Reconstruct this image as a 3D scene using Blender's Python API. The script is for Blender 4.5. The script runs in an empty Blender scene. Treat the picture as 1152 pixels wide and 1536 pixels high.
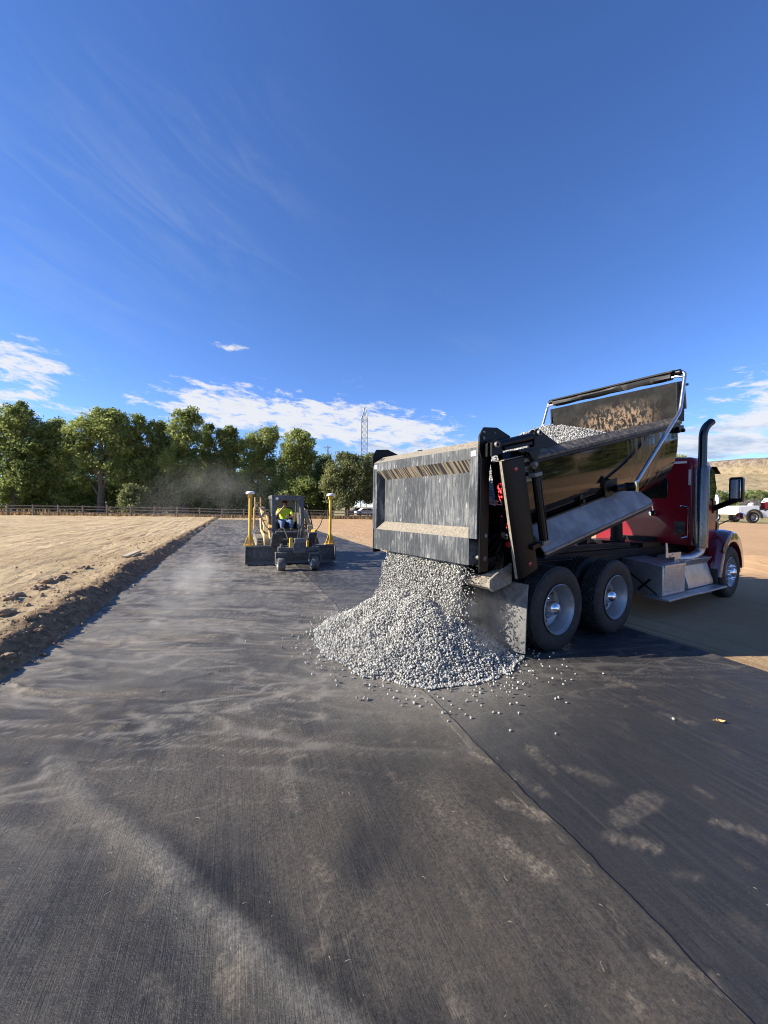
import bpy, math, random
import numpy as np
from mathutils import Matrix, Vector

R_ = math.radians
random.seed(7)
RNG = np.random.default_rng(11)
scene = bpy.context.scene
COL = scene.collection

# ------------------------------------------------------------------ frames
CAM_H, F_PX, HOR, ROLL = 1.713, 597.0, 761.05, 0.0155
TH = R_(33.38)                                     # truck heading
TE = np.array([math.cos(TH), math.sin(TH), 0.0])
TR = np.array([math.sin(TH), -math.cos(TH), 0.0])
TO = np.array([1.482, 5.788, 0.0])
TILT = R_(13.2)
LA = R_(20.5)                                      # lane direction (left of +Y)
SE_D = np.array([-math.sin(LA), math.cos(LA)])     # along the lane
NE_D = np.array([math.cos(LA), math.sin(LA)])      # across the lane
SUN_EL, SUN_AZ = R_(27.0), R_(8.0)                 # light travels along +X turned 7 deg to +Y
SUN_TRAVEL = Vector((math.cos(SUN_AZ) * math.cos(SUN_EL), math.sin(SUN_AZ) * math.cos(SUN_EL), -math.sin(SUN_EL)))


def truck_pt(u, v, w):
    return TO + u * TE + v * TR + w * np.array([0, 0, 1.0])


def lane_pt(n, s, z=0.0):
    p = n * NE_D + s * SE_D
    return np.array([p[0], p[1], z])


def to_lane(x, y):
    return x * NE_D[0] + y * NE_D[1], x * SE_D[0] + y * SE_D[1]


# ------------------------------------------------------------------ noise
def _hash(ix, iy, seed):
    h = (ix.astype(np.int64) * 374761393 + iy.astype(np.int64) * 668265263 + seed * 974711) & 0x7FFFFFFF
    h = ((h ^ (h >> 13)) * 1274126177) & 0x7FFFFFFF
    h = h ^ (h >> 16)
    return (h & 0xFFFF) / 65535.0


def vnoise(x, y, seed=0):
    x = np.asarray(x, float); y = np.asarray(y, float)
    ix = np.floor(x); iy = np.floor(y)
    fx = x - ix; fy = y - iy
    fx = fx * fx * fx * (fx * (fx * 6 - 15) + 10); fy = fy * fy * fy * (fy * (fy * 6 - 15) + 10)
    a = _hash(ix, iy, seed); b = _hash(ix + 1, iy, seed)
    c = _hash(ix, iy + 1, seed); d = _hash(ix + 1, iy + 1, seed)
    return (a * (1 - fx) + b * fx) * (1 - fy) + (c * (1 - fx) + d * fx) * fy


def fbm(x, y, seed=0, octv=4):
    t = 0; amp = 0.5; tot = 0
    for k in range(octv):
        t = t + amp * vnoise(x * 2 ** k, y * 2 ** k, seed + 17 * k); tot += amp; amp *= 0.5
    return t / tot


def sstep(a, b, x):
    t = np.clip((np.asarray(x, float) - a) / (b - a), 0, 1)
    return t * t * (3 - 2 * t)


# ------------------------------------------------------------------ tagging
def tag(o, label=None, cat=None, group=None, kind=None):
    if label: o['label'] = label
    if cat: o['category'] = cat
    if group: o['group'] = group
    if kind: o['kind'] = kind
    return o


def thing(name, label, cat, loc=(0, 0, 0), rz=0.0, group=None):
    o = bpy.data.objects.new(name, None)
    o.empty_display_size = 0.3
    COL.objects.link(o)
    o.location = loc; o.rotation_euler = (0, 0, rz)
    return tag(o, label, cat, group)


# ------------------------------------------------------------------ mesh builder
class MB:
    def __init__(self):
        self.v = []; self.f = []; self.m = []; self.cur = 0

    def mat(self, i):
        self.cur = i; return self

    def add(self, vs, fs):
        b = len(self.v)
        self.v.extend([tuple(map(float, p)) for p in vs])
        for f in fs:
            self.f.append([b + i for i in f]); self.m.append(self.cur)
        return self

    def box(self, lo, hi):
        (a, b, c), (d, e, f) = lo, hi
        vs = [(a, b, c), (d, b, c), (d, e, c), (a, e, c), (a, b, f), (d, b, f), (d, e, f), (a, e, f)]
        return self.hexa(vs)

    def hexa(self, vs):
        return self.add(vs, [(0, 3, 2, 1), (4, 5, 6, 7), (0, 1, 5, 4), (1, 2, 6, 5), (2, 3, 7, 6), (3, 0, 4, 7)])

    def beam(self, p0, p1, w, h, up=(0, 0, 1)):
        p0 = Vector(p0); p1 = Vector(p1); d = (p1 - p0).normalized(); up = Vector(up)
        s = d.cross(up)
        if s.length < 1e-4: s = d.cross(Vector((1, 0, 0)))
        s.normalize(); t = s.cross(d)
        vs = []
        for p in (p0, p1):
            for a, b in ((-1, -1), (1, -1), (1, 1), (-1, 1)):
                vs.append(p + s * (a * w / 2) + t * (b * h / 2))
        return self.add(vs, [(0, 1, 2, 3), (7, 6, 5, 4), (0, 4, 5, 1), (1, 5, 6, 2), (2, 6, 7, 3), (3, 7, 4, 0)])

    def prism(self, poly, axis, t0, t1):
        """poly: 2D points; axis 'x','y','z' = extrusion axis, polygon in the two others in order"""
        def m(p, t):
            return {'x': (t, p[0], p[1]), 'y': (p[0], t, p[1]), 'z': (p[0], p[1], t)}[axis]
        n = len(poly)
        vs = [m(p, t0) for p in poly] + [m(p, t1) for p in poly]
        area = sum(poly[i][0] * poly[(i + 1) % n][1] - poly[(i + 1) % n][0] * poly[i][1] for i in range(n))
        pos = (area > 0) != (axis == 'y')
        if t1 < t0: pos = not pos
        fs = [list(range(n))[::-1], list(range(n, 2 * n))] + [[i, (i + 1) % n, n + (i + 1) % n, n + i] for i in range(n)]
        if not pos: fs = [f[::-1] for f in fs]
        return self.add(vs, fs)

    def cyl(self, p0, p1, r0, r1=None, n=16, cap=True):
        r1 = r0 if r1 is None else r1
        p0 = Vector(p0); p1 = Vector(p1); d = (p1 - p0).normalized()
        a = d.orthogonal().normalized(); b = d.cross(a)
        vs = []
        for p, r in ((p0, r0), (p1, r1)):
            for k in range(n):
                t = 2 * math.pi * k / n
                vs.append(p + (a * math.cos(t) + b * math.sin(t)) * r)
        fs = [(k, (k + 1) % n, n + (k + 1) % n, n + k) for k in range(n)]
        if cap: fs += [list(range(n))[::-1], list(range(n, 2 * n))]
        return self.add(vs, fs)

    def tube(self, pts, r, n=10, round_=0, cap=True):
        pts = [Vector(p) for p in pts]
        if round_:
            out = [pts[0]]
            for i in range(1, len(pts) - 1):
                a, b, c = pts[i - 1], pts[i], pts[i + 1]
                ra = min(round_, (a - b).length * .45, (c - b).length * .45)
                p, q = b + (a - b).normalized() * ra, b + (c - b).normalized() * ra
                for k in range(6):
                    t = k / 5
                    out.append(p * (1 - t) ** 2 + b * 2 * t * (1 - t) + q * t * t)
            out.append(pts[-1]); pts = out
        rs = r if isinstance(r, (list, tuple)) else [r] * len(pts)
        prev = None; vs = []
        for i, p in enumerate(pts):
            d = (pts[min(i + 1, len(pts) - 1)] - pts[max(i - 1, 0)]).normalized()
            if prev is None: a = d.orthogonal().normalized()
            else:
                a = prev - d * prev.dot(d)
                a.normalize()
            prev = a; b = d.cross(a)
            for k in range(n):
                t = 2 * math.pi * k / n
                vs.append(p + (a * math.cos(t) + b * math.sin(t)) * rs[i])
        m = len(pts)
        fs = [(i * n + k, i * n + (k + 1) % n, (i + 1) * n + (k + 1) % n, (i + 1) * n + k) for i in range(m - 1) for k in range(n)]
        if cap: fs += [list(range(n))[::-1], list(range((m - 1) * n, m * n))]
        return self.add(vs, fs)

    def lathe(self, prof, c, axis, n=32, fn=None):
        """prof: (radius, distance along axis) outward-facing order"""
        c = Vector(c); d = Vector(axis).normalized(); a = d.orthogonal().normalized(); b = d.cross(a)
        vs = []
        for i, (r, t) in enumerate(prof):
            for k in range(n):
                g = 2 * math.pi * k / n
                rr = r + (fn(i, k) if fn else 0)
                vs.append(c + d * t + (a * math.cos(g) + b * math.sin(g)) * rr)
        fs = []
        for i in range(len(prof) - 1):
            for k in range(n):
                fs.append((i * n + k, i * n + (k + 1) % n, (i + 1) * n + (k + 1) % n, (i + 1) * n + k))
        return self.add(vs, fs)

    def loft(self, rings, cap=True):
        n = len(rings[0]); vs = [p for r in rings for p in r]
        fs = [(i * n + k, i * n + (k + 1) % n, (i + 1) * n + (k + 1) % n, (i + 1) * n + k) for i in range(len(rings) - 1) for k in range(n)]
        if cap: fs += [list(range(n))[::-1], list(range((len(rings) - 1) * n, len(rings) * n))]
        return self.add(vs, fs)

    def build(self, name, mats, parent=None, smooth=35, bevel=0, seg=2, flip=False):
        me = bpy.data.meshes.new(name)
        v = self.v; f = self.f
        if flip:                                   # (u, v, w) -> (u, -v, w)
            v = [(p[0], -p[1], p[2]) for p in v]; f = [q[::-1] for q in f]
        me.from_pydata(v, [], f)
        if not isinstance(mats, (list, tuple)): mats = [mats]
        for m in mats: me.materials.append(m)
        if len(mats) > 1: me.polygons.foreach_set('material_index', self.m)
        me.update()
        import bmesh
        bm = bmesh.new(); bm.from_mesh(me)
        bmesh.ops.recalc_face_normals(bm, faces=bm.faces[:]); bm.to_mesh(me); bm.free()
        if smooth:
            me.polygons.foreach_set('use_smooth', [True] * len(me.polygons))
            me.set_sharp_from_angle(angle=R_(smooth))
        o = bpy.data.objects.new(name, me); COL.objects.link(o)
        if parent: o.parent = parent
        if bevel:
            b = o.modifiers.new('bevel', 'BEVEL'); b.width = bevel; b.segments = seg; b.limit_method = 'ANGLE'; b.angle_limit = R_(40)
        return o


def fast_mesh(name, V, F, mats, parent=None, smooth=False, attrs=None, mi=None):
    V = np.asarray(V, np.float32); F = np.asarray(F, np.int32); k = F.shape[1]
    me = bpy.data.meshes.new(name)
    me.vertices.add(len(V)); me.vertices.foreach_set('co', V.ravel())
    me.loops.add(F.size); me.loops.foreach_set('vertex_index', F.ravel())
    me.polygons.add(len(F)); me.polygons.foreach_set('loop_start', np.arange(0, F.size, k, dtype=np.int32))
    if smooth: me.polygons.foreach_set('use_smooth', np.ones(len(F), bool))
    if not isinstance(mats, (list, tuple)): mats = [mats]
    for m in mats: me.materials.append(m)
    if mi is not None: me.polygons.foreach_set('material_index', np.asarray(mi, np.int32))
    for n_, a in (attrs or {}).items():
        at = me.attributes.new(n_, 'FLOAT', 'POINT'); at.data.foreach_set('value', np.asarray(a, np.float32).ravel())
    me.update(calc_edges=True); me.validate()
    o = bpy.data.objects.new(name, me); COL.objects.link(o)
    if parent: o.parent = parent
    return o


def grid_faces(nx, ny):
    i = np.arange(nx - 1)[None, :] + (np.arange(ny - 1) * nx)[:, None]
    i = i.ravel()
    return np.stack([i, i + 1, i + nx + 1, i + nx], 1)


# ------------------------------------------------------------------ materials
class NT:
    def __init__(self, name):
        self.m = bpy.data.materials.new(name); self.m.use_nodes = True
        self.t = self.m.node_tree; self.n = self.t.nodes; self.l = self.t.links
        self.bsdf = self.n['Principled BSDF']; self.out = self.n['Material Output']
        self._tc = None

    def new(self, typ, **kw):
        nd = self.n.new(typ)
        for k, v in kw.items(): setattr(nd, k, v)
        return nd

    def put(self, sock, val):
        if isinstance(val, bpy.types.NodeSocket): self.l.new(val, sock)
        elif isinstance(val, (tuple, list)) and len(val) == 3 and sock.type == 'RGBA': sock.default_value = (*val, 1)
        else: sock.default_value = val

    def coord(self, kind='Object', scale=(1, 1, 1), rot=(0, 0, 0), loc=(0, 0, 0)):
        if not self._tc: self._tc = self.new('ShaderNodeTexCoord')
        mp = self.new('ShaderNodeMapping'); self.l.new(self._tc.outputs[kind], mp.inputs['Vector'])
        mp.inputs['Scale'].default_value = scale; mp.inputs['Rotation'].default_value = rot; mp.inputs['Location'].default_value = loc
        return mp.outputs[0]

    def noise(self, vec, scale=5, detail=4, rough=.55, dist=0):
        n = self.new('ShaderNodeTexNoise'); self.l.new(vec, n.inputs['Vector'])
        n.inputs['Scale'].default_value = scale; n.inputs['Detail'].default_value = detail
        n.inputs['Roughness'].default_value = rough; n.inputs['Distortion'].default_value = dist
        return n.outputs['Fac']

    def ramp(self, fac, a, b, ca=(0, 0, 0), cb=(1, 1, 1)):
        r = self.new('ShaderNodeMapRange'); r.clamp = True
        r.interpolation_type = 'SMOOTHSTEP'
        self.put(r.inputs['Value'], fac)
        r.inputs['From Min'].default_value = a; r.inputs['From Max'].default_value = b
        return r.outputs[0]

    def mix(self, fac, a, b, mode='MIX'):
        m = self.new('ShaderNodeMix', data_type='RGBA', blend_type=mode)
        self.put(m.inputs[0], fac); self.put(m.inputs[6], a); self.put(m.inputs[7], b)
        return m.outputs[2]

    def math(self, op, a, b=0.0, clamp=False):
        m = self.new('ShaderNodeMath', operation=op, use_clamp=clamp)
        self.put(m.inputs[0], a); self.put(m.inputs[1], b)
        return m.outputs[0]

    def attr(self, name):
        a = self.new('ShaderNodeAttribute', attribute_name=name); return a.outputs['Fac']

    def island(self):
        return self.new('ShaderNodeNewGeometry').outputs['Random Per Island']

    def bump(self, h, strength=.3, dist=.01, prev=None):
        b = self.new('ShaderNodeBump'); self.l.new(h, b.inputs['Height'])
        b.inputs['Strength'].default_value = strength; b.inputs['Distance'].default_value = dist
        if prev is not None: self.l.new(prev, b.inputs['Normal'])
        return b.outputs[0]

    def set(self, **kw):
        names = dict(color='Base Color', rough='Roughness', metal='Metallic', spec='Specular IOR Level', normal='Normal',
                     coat='Coat Weight', coat_rough='Coat Roughness', emit='Emission Color', emit_s='Emission Strength', trans='Transmission Weight')
        for k, v in kw.items(): self.put(self.bsdf.inputs[names[k]], v)
        return self


def plain(name, col, rough=.5, metal=0., spec=.5, dust=0., dust_col=(.24, .20, .145), dscale=4., streak=False, bump=.0, bscale=60., coat=0., var=.12, rvar=.12):
    t = NT(name)
    v = t.coord()
    n1 = t.noise(v, dscale, 6, .62)
    c = t.mix(t.ramp(n1, .3, .7), tuple(x * (1 - var) for x in col), tuple(min(1, x * (1 + var)) for x in col))
    r = t.math('ADD', rough - rvar * .5, t.math('MULTIPLY', n1, rvar))
    if dust > 0:
        vs = t.coord(scale=(14, 14, 1.3)) if streak else t.coord(loc=(3, 1, 7))
        n2 = t.noise(vs, 1.6 if streak else dscale * 1.7, 7, .68)
        d = t.ramp(n2, .62 - .35 * dust, .80 - .12 * dust)
        d = t.math('MULTIPLY', d, min(1, .35 + dust * .6))
        c = t.mix(d, c, dust_col)
        r = t.math('ADD', r, t.math('MULTIPLY', d, .35), True)
    t.set(color=c, rough=r, metal=metal, spec=spec)
    if coat: t.set(coat=coat, coat_rough=.04)
    if bump:
        t.set(normal=t.bump(t.noise(t.coord(), bscale, 3), bump, .004))
    return t.m


M = {}
M['black_gloss'] = plain('glossy black paint', (.006, .006, .007), .09, spec=.5, dust=.10, dscale=2.2, coat=.2, rvar=.05)
M['tub'] = M['black_gloss']
M['black_satin'] = plain('satin black steel', (.004, .004, .0045), .36, dust=.05, dscale=6, dust_col=(.08, .07, .055), spec=.20)
M['black_dusty'] = plain('dusty black steel', (.022, .021, .02), .6, dust=.75, dscale=9)
M['frame'] = plain('chassis black', (.007, .007, .008), .6, dust=.15, dscale=7, dust_col=(.10, .09, .07), spec=.3)
M['red'] = plain('deep red paint', (.19, .004, .012), .30, spec=.3, coat=.35, dust=.06, dscale=3, rvar=.06)
M['maroon'] = plain('maroon fender paint', (.10, .006, .012), .12, coat=1., dust=.08, dscale=4, rvar=.05)
M['chrome'] = plain('chrome', (.75, .75, .77), .08, 1., var=.03, rvar=.08)
M['alu'] = plain('brushed aluminium', (.50, .50, .51), .42, 1., dust=.35, dscale=5, dust_col=(.30, .27, .22))
M['alu_tube'] = plain('mill aluminium tube', (.62, .62, .63), .33, 1., var=.08)
M['rim'] = plain('silver rim', (.30, .31, .32), .40, .55, dust=.25, dscale=8, dust_col=(.3, .27, .22))
M['rim_dark'] = plain('dark hub disc', (.02, .02, .02), .6, dust=.4)
M['steel_grey'] = plain('grey steel', (.16, .16, .16), .5, .4, dust=.5)
M['glass'] = plain('dark tinted glass', (.008, .012, .010), .03, spec=.7, var=0, rvar=.02)
M['white_tape'] = plain('white reflective tape', (.75, .75, .75), .4)
M['pink_tape'] = plain('faded reflective sticker', (.72, .55, .55), .5)
M['red_lens'] = plain('red lens', (.35, .012, .012), .2, coat=.6)
M['flap'] = plain('dusty rubber flap', (.10, .10, .098), .75, dust=.8, dust_col=(.27, .26, .23), dscale=5)
M['cream_dust'] = plain('steel caked with tan dust', (.20, .175, .135), .9, dust=.75, dust_col=(.30, .262, .198), dscale=30, bump=.7, bscale=70, var=.4)
M['tarp'] = plain('black tarp housing', (.016, .016, .016), .6, dust=.25, dscale=3)
M['yellow'] = plain('safety yellow paint', (.72, .42, .045), .45, dust=.3, dscale=6)
M['cat'] = plain('worn tan yellow paint', (.62, .40, .15), .5, dust=.5, dscale=6, dust_col=(.45, .38, .27))
M['machine_black'] = plain('machine black', (.018, .018, .018), .45, dust=.45, dscale=6)
M['machine_grey'] = plain('machine grey', (.085, .086, .088), .5, dust=.55, dscale=7, dust_col=(.26, .24, .20))
M['rubber'] = plain('black rubber', (.013, .013, .014), .72, dust=.35, dscale=9, dust_col=(.12, .11, .095))
M['rubber_dusty'] = plain('dusty rubber', (.10, .097, .09), .85, dust=.7, dscale=9, dust_col=(.30, .27, .22))
M['white'] = plain('white paint', (.78, .78, .77), .35, dust=.1)
M['white_dome'] = plain('white plastic', (.80, .79, .76), .45)
M['screen'] = plain('dusty side screen and daylit rear pane', (.22, .24, .19), .6, dust=.5)
M['skin'] = plain('skin', (.50, .28, .19), .5)
M['hair'] = plain('dark hair', (.03, .02, .015), .7)
M['hivis'] = plain('lime safety shirt', (.55, .78, .05), .8, bump=.3, bscale=30)
M['jeans'] = plain('blue jeans', (.10, .16, .28), .85, dust=.3, bump=.3, bscale=40)
M['cap'] = plain('dark red cap', (.10, .02, .02), .8)
M['seat'] = plain('black seat vinyl', (.02, .02, .02), .6)
M['bark'] = plain('grey brown bark', (.10, .08, .062), .9, bump=.8, bscale=6, dscale=3, var=.35)
M['wood'] = plain('weathered timber', (.22, .17, .125), .85, bump=.4, bscale=25, dscale=5, var=.3)
M['pale_wood'] = plain('pale lumber', (.50, .42, .30), .8, var=.2)
M['clod'] = plain('dry soil clod', (.30, .21, .125), .95, bump=1., bscale=22, dscale=9, var=.3)
M['tower'] = plain('galvanised steel', (.32, .33, .34), .6, .3)
M['roof'] = plain('grey shingles', (.20, .19, .18), .85)
M['stucco'] = plain('cream stucco', (.55, .50, .42), .85)
M['red_box'] = plain('red toolbox', (.60, .03, .05), .35)
M['dead_leaf'] = plain('dry tan leaf', (.50, .33, .13), .75, var=.3, dscale=30)
M['straw'] = plain('pale straw', (.50, .42, .27), .8)


def m_led():
    t = NT('lit red tail lamp')
    v = t.new('ShaderNodeTexVoronoi'); t.l.new(t.coord(), v.inputs['Vector']); v.inputs['Scale'].default_value = 34
    d = t.ramp(v.outputs['Distance'], .55, .30)
    t.set(color=(.10, .003, .004), rough=.2, emit=(1, .03, .03), emit_s=t.math('MULTIPLY', d, 5.0), coat=.6)
    return t.m


M['led'] = m_led()


def m_gate():
    t = NT('scratched dusty grey gate')
    v = t.coord(scale=(1, 38, 3.2)); n = t.noise(v, 1.0, 8, .78)
    v2 = t.coord(scale=(1, 9, 1.1), loc=(0, 4, 2)); n2 = t.noise(v2, 1.0, 6, .7)
    big = t.noise(t.coord(), 1.6, 3)
    base = t.mix(t.ramp(big, .35, .7), (.026, .031, .036), (.046, .052, .058))
    d1 = t.math('MULTIPLY', t.ramp(t.math('ADD', n, t.math('MULTIPLY', big, .35)), .64, .82), t.math('ADD', .35, t.math('MULTIPLY', t.ramp(t.noise(t.coord(loc=(7, 2, 1)), 3.2, 6, .7), .35, .65), .6)))
    c = t.mix(d1, base, (.23, .235, .225))
    d2 = t.math('MULTIPLY', t.ramp(n2, .63, .74), .85)
    c = t.mix(d2, c, (.40, .345, .25))
    fk = t.noise(t.coord(scale=(1, 17, 4.2), loc=(0, 1, 9)), 1.0, 5, .62)
    c = t.mix(t.math('MULTIPLY', t.ramp(fk, .62, .69), .7), c, (.34, .335, .31))
    dk = t.noise(t.coord(scale=(1, 6, 1.6), loc=(0, 8, 3)), 1.0, 6, .7)
    c = t.mix(t.math('MULTIPLY', t.ramp(dk, .54, .66), .55), c, (.030, .034, .038))
    sp = t.noise(t.coord(scale=(1, 1, .6)), 60, 3, .6)
    c = t.mix(t.math('MULTIPLY', t.ramp(sp, .62, .75), .35), c, (.30, .28, .24))
    t.set(color=c, rough=.62, spec=.35, normal=t.bump(n, .12, .004))
    return t.m


M['gate'] = m_gate()


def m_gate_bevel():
    t = NT('gate bevel with slanting dust and shadow streaks')
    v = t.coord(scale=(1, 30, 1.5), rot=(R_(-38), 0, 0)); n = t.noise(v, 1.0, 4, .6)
    c = t.mix(t.ramp(n, .48, .56), (.030, .029, .027), (.30, .245, .17))  # dark slanting bands stand in for shadow streaks among the dust
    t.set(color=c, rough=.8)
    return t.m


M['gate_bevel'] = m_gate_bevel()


def m_diamond():
    t = NT('grey checker plate')
    v = t.coord(scale=(1, 1, 1)); n = t.noise(v, 3, 5)
    ch = t.new('ShaderNodeTexVoronoi'); t.l.new(t.coord(), ch.inputs['Vector']); ch.inputs['Scale'].default_value = 55
    c = t.mix(t.ramp(n, .35, .7), (.16, .157, .15), (.30, .295, .28))
    t.set(color=c, rough=.5, metal=.25, normal=t.bump(ch.outputs['Distance'], .35, .004))
    return t.m


M['diamond'] = m_diamond()


def m_perf():
    t = NT('perforated chrome shield')
    ch = t.new('ShaderNodeTexVoronoi'); t.l.new(t.coord(), ch.inputs['Vector']); ch.inputs['Scale'].default_value = 60
    h = t.ramp(ch.outputs['Distance'], .30, .42)
    c = t.mix(h, (.004, .004, .004), (.17, .165, .16))
    t.set(color=c, rough=.22, metal=t.math('MULTIPLY', h, 1.), normal=t.bump(h, .5, .004))
    return t.m


M['perf'] = m_perf()


def m_tub():
    t = NT('glossy black tub with dried tan runs')
    v = t.coord(scale=(11, 1, .55)); n = t.noise(v, 1.0, 6, .65)
    pos = t.new('ShaderNodeSeparateXYZ'); t.l.new(t.coord(), pos.inputs[0])
    front = t.math('MULTIPLY', t.ramp(pos.outputs[0], 2.5, 3.3), t.ramp(pos.outputs[0], 4.2, 3.6))
    d = t.math('MULTIPLY', t.ramp(n, .42, .66), t.math('ADD', t.math('MULTIPLY', front, .62), .05))
    c = t.mix(d, (.005, .005, .006), (.20, .13, .075))
    r = t.math('ADD', .045, t.math('MULTIPLY', d, .7), True)
    t.set(color=c, rough=r, spec=.30, normal=t.bump(t.noise(t.coord(), 1.3, 2), .10, .03))
    return t.m


M['tub'] = m_tub()


def m_headboard():
    t = NT('black board with scraped tan patches')
    pos = t.new('ShaderNodeSeparateXYZ'); t.l.new(t.coord(), pos.inputs[0])
    n = t.noise(t.coord(scale=(1, 1.6, 1)), 9, 8, .74, .5)
    n2 = t.noise(t.coord(scale=(1, 3, 9), rot=(.5, 0, 0)), 3, 5, .7)
    m = t.math('MULTIPLY', t.math('MULTIPLY', t.ramp(pos.outputs[1], .75, .1), t.ramp(pos.outputs[1], -1.0, -.35)), t.ramp(pos.outputs[2], 1.80, 1.45))
    d = t.math('MULTIPLY', t.ramp(n, .47, .56), m, True)
    c = t.mix(t.math('MULTIPLY', d, .85), t.mix(t.ramp(t.noise(t.coord(), 4, 6, .7), .4, .7), (.007, .007, .007), (.022, .022, .021)), (.27, .185, .115))
    c = t.mix(t.math('MULTIPLY', t.ramp(n2, .66, .72), .45), c, (.22, .20, .17))
    t.set(color=c, rough=.55, spec=.15)
    return t.m


M['headboard'] = m_headboard()


def m_dirt():
    t = NT('tilled tan dirt')
    pos = t.new('ShaderNodeSeparateXYZ'); t.l.new(t.coord('Object'), pos.inputs[0])
    a = t.noise(t.coord(), .35, 6, .6)
    b = t.noise(t.coord(loc=(9, 3, 0)), 3.0, 8, .7)
    f = t.noise(t.coord(), 38, 6, .75)
    rows = t.noise(t.coord(rot=(0, 0, 0), scale=(6.5, .16, 1)), 1.0, 8, .75)
    c = t.mix(t.ramp(a, .35, .68), (.46, .345, .195), (.60, .470, .280))
    c = t.mix(t.math('MULTIPLY', t.ramp(b, .5, .72), .55), c, (.30, .19, .105))
    c = t.mix(t.math('MULTIPLY', t.ramp(rows, .535, .575), .62), c, (.27, .18, .10))
    g3 = t.noise(t.coord(loc=(4, 4, 0), scale=(1, .5, 1)), 16, 6, .8)
    c = t.mix(t.math('MULTIPLY', t.ramp(g3, .54, .64), .5), c, (.28, .19, .11))
    c = t.mix(t.math('MULTIPLY', t.ramp(f, .55, .7), .4), c, (.27, .18, .105))
    c = t.mix(t.math('MULTIPLY', t.ramp(f, .42, .3), .35), c, (.62, .48, .32))
    right = t.ramp(pos.outputs[0], 4.5, 7.0)                     # browner soil on the haul side
    c = t.mix(t.math('MULTIPLY', right, .72), c, (.49, .295, .158))
    bank = t.attr('bank')
    bc = t.mix(t.ramp(t.noise(t.coord(), 9, 7, .7), .38, .62), (.19, .13, .08), (.38, .27, .16))
    c = t.mix(bank, c, bc)
    g = t.attr('grass')
    gn = t.mix(t.ramp(t.noise(t.coord(), 1.1, 6, .7), .38, .62), (.20, .18, .075), (.42, .34, .17))
    c = t.mix(g, c, gn)
    bm = t.bump(t.math('ADD', t.math('MULTIPLY', b, .7), f), .9, .035)
    bm = t.bump(rows, .8, .09, bm)
    t.set(color=c, rough=.95, spec=.15, normal=bm)
    return t.m


M['dirt'] = m_dirt()


def m_fabric(name, dark, brown_amt, sc):
    t = NT(name)
    # object x runs across the roll, y along it
    fine = t.noise(t.coord(scale=(105, 2.2, 1)), 1.0, 5, .78)
    fine2 = t.noise(t.coord(scale=(24, .5, 1), loc=(3, 3, 0)), 1.0, 6, .75)
    weave = t.noise(t.coord(scale=(420, 420, 1)), 1.0, 2, .6)
    blot = t.noise(t.coord(scale=(1.2, .55, 1), loc=(sc, 0, 0)), 1.0, 7, .66)
    blot2 = t.noise(t.coord(scale=(5, 2.2, 1), loc=(1, sc, 0)), 1.0, 7, .70, .5)
    c = t.mix(t.ramp(fine, .30, .70), tuple(x * .45 for x in dark), tuple(x * 1.9 for x in dark))
    c = t.mix(t.math('MULTIPLY', t.ramp(fine2, .48, .68), .40), c, (.070, .064, .056))
    d = t.math('MULTIPLY', t.ramp(blot, .44, .70), brown_amt)
    d = t.math('MULTIPLY', d, t.math('ADD', .45, t.math('MULTIPLY', fine, .9)))
    c = t.mix(d, c, (.090, .070, .047))
    d2 = t.math('MULTIPLY', t.ramp(blot2, .60, .76), brown_amt * .7)
    c = t.mix(d2, c, (.17, .14, .10))
    gr = t.noise(t.coord(scale=(150, 95, 1), loc=(2, 5, 0)), 1.0, 5, .85)
    c = t.mix(t.math('MULTIPLY', t.ramp(gr, .48, .66), .42), c, (.080, .076, .070))
    c = t.mix(t.math('MULTIPLY', t.ramp(gr, .50, .36), .60), c, (.006, .006, .007))
    cz = t.math('MULTIPLY', t.attr('crease'), t.ramp(t.noise(t.coord(scale=(5, 5, 1)), 1.0, 5, .7), .30, .52))
    c = t.mix(t.math('MULTIPLY', cz, .80), c, (.22, .20, .165))
    du = t.attr('dust'); sp = t.ramp(t.noise(t.coord(), 60, 6, .8), .42, .58)
    c = t.mix(t.math('MULTIPLY', du, t.math('ADD', .35, t.math('MULTIPLY', sp, .65)), True), c, (.235, .195, .14))
    pr = t.attr('print')
    c = t.mix(t.math('MULTIPLY', pr, t.math('ADD', .25, t.math('MULTIPLY', sp, .75)), True), c, (.30, .25, .18))
    pw = t.attr('powder_sheen')
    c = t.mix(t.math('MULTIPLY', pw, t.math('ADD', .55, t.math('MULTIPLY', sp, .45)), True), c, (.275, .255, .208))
    rough = t.math('ADD', .50, t.math('MULTIPLY', t.math('ADD', d, du), .35), True)
    bm = t.bump(fine, .55, .006)
    bm = t.bump(weave, .45, .003, bm)
    bm = t.bump(t.noise(t.coord(scale=(9, 14, 1)), 1.0, 6, .7), .35, .03, bm)
    t.set(color=c, rough=rough, spec=.36, normal=bm)
    return t.m


M['fabric_left'] = m_fabric('black woven geotextile dusty', (.0115, .0112, .0110), .44, 0.)
M['fabric_right'] = m_fabric('black woven geotextile clean', (.0185, .0192, .0212), .14, 5.)


def m_gravel():
    t = NT('crushed grey stone')
    r = t.island()
    rr = t.new('ShaderNodeValToRGB'); t.l.new(r, rr.inputs[0])
    cr = rr.color_ramp; cr.elements[0].color = (.12, .117, .105, 1); cr.elements[1].color = (.58, .57, .52, 1)
    e = cr.elements.new(.35); e.color = (.29, .285, .258, 1)
    e = cr.elements.new(.7); e.color = (.40, .393, .355, 1)
    n = t.noise(t.coord(), 90, 3)
    c = t.mix(t.math('MULTIPLY', t.ramp(n, .4, .7), .3), rr.outputs[0], (.26, .26, .25))
    t.set(color=c, rough=.88, spec=.25)
    return t.m


M['gravel'] = m_gravel()


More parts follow.
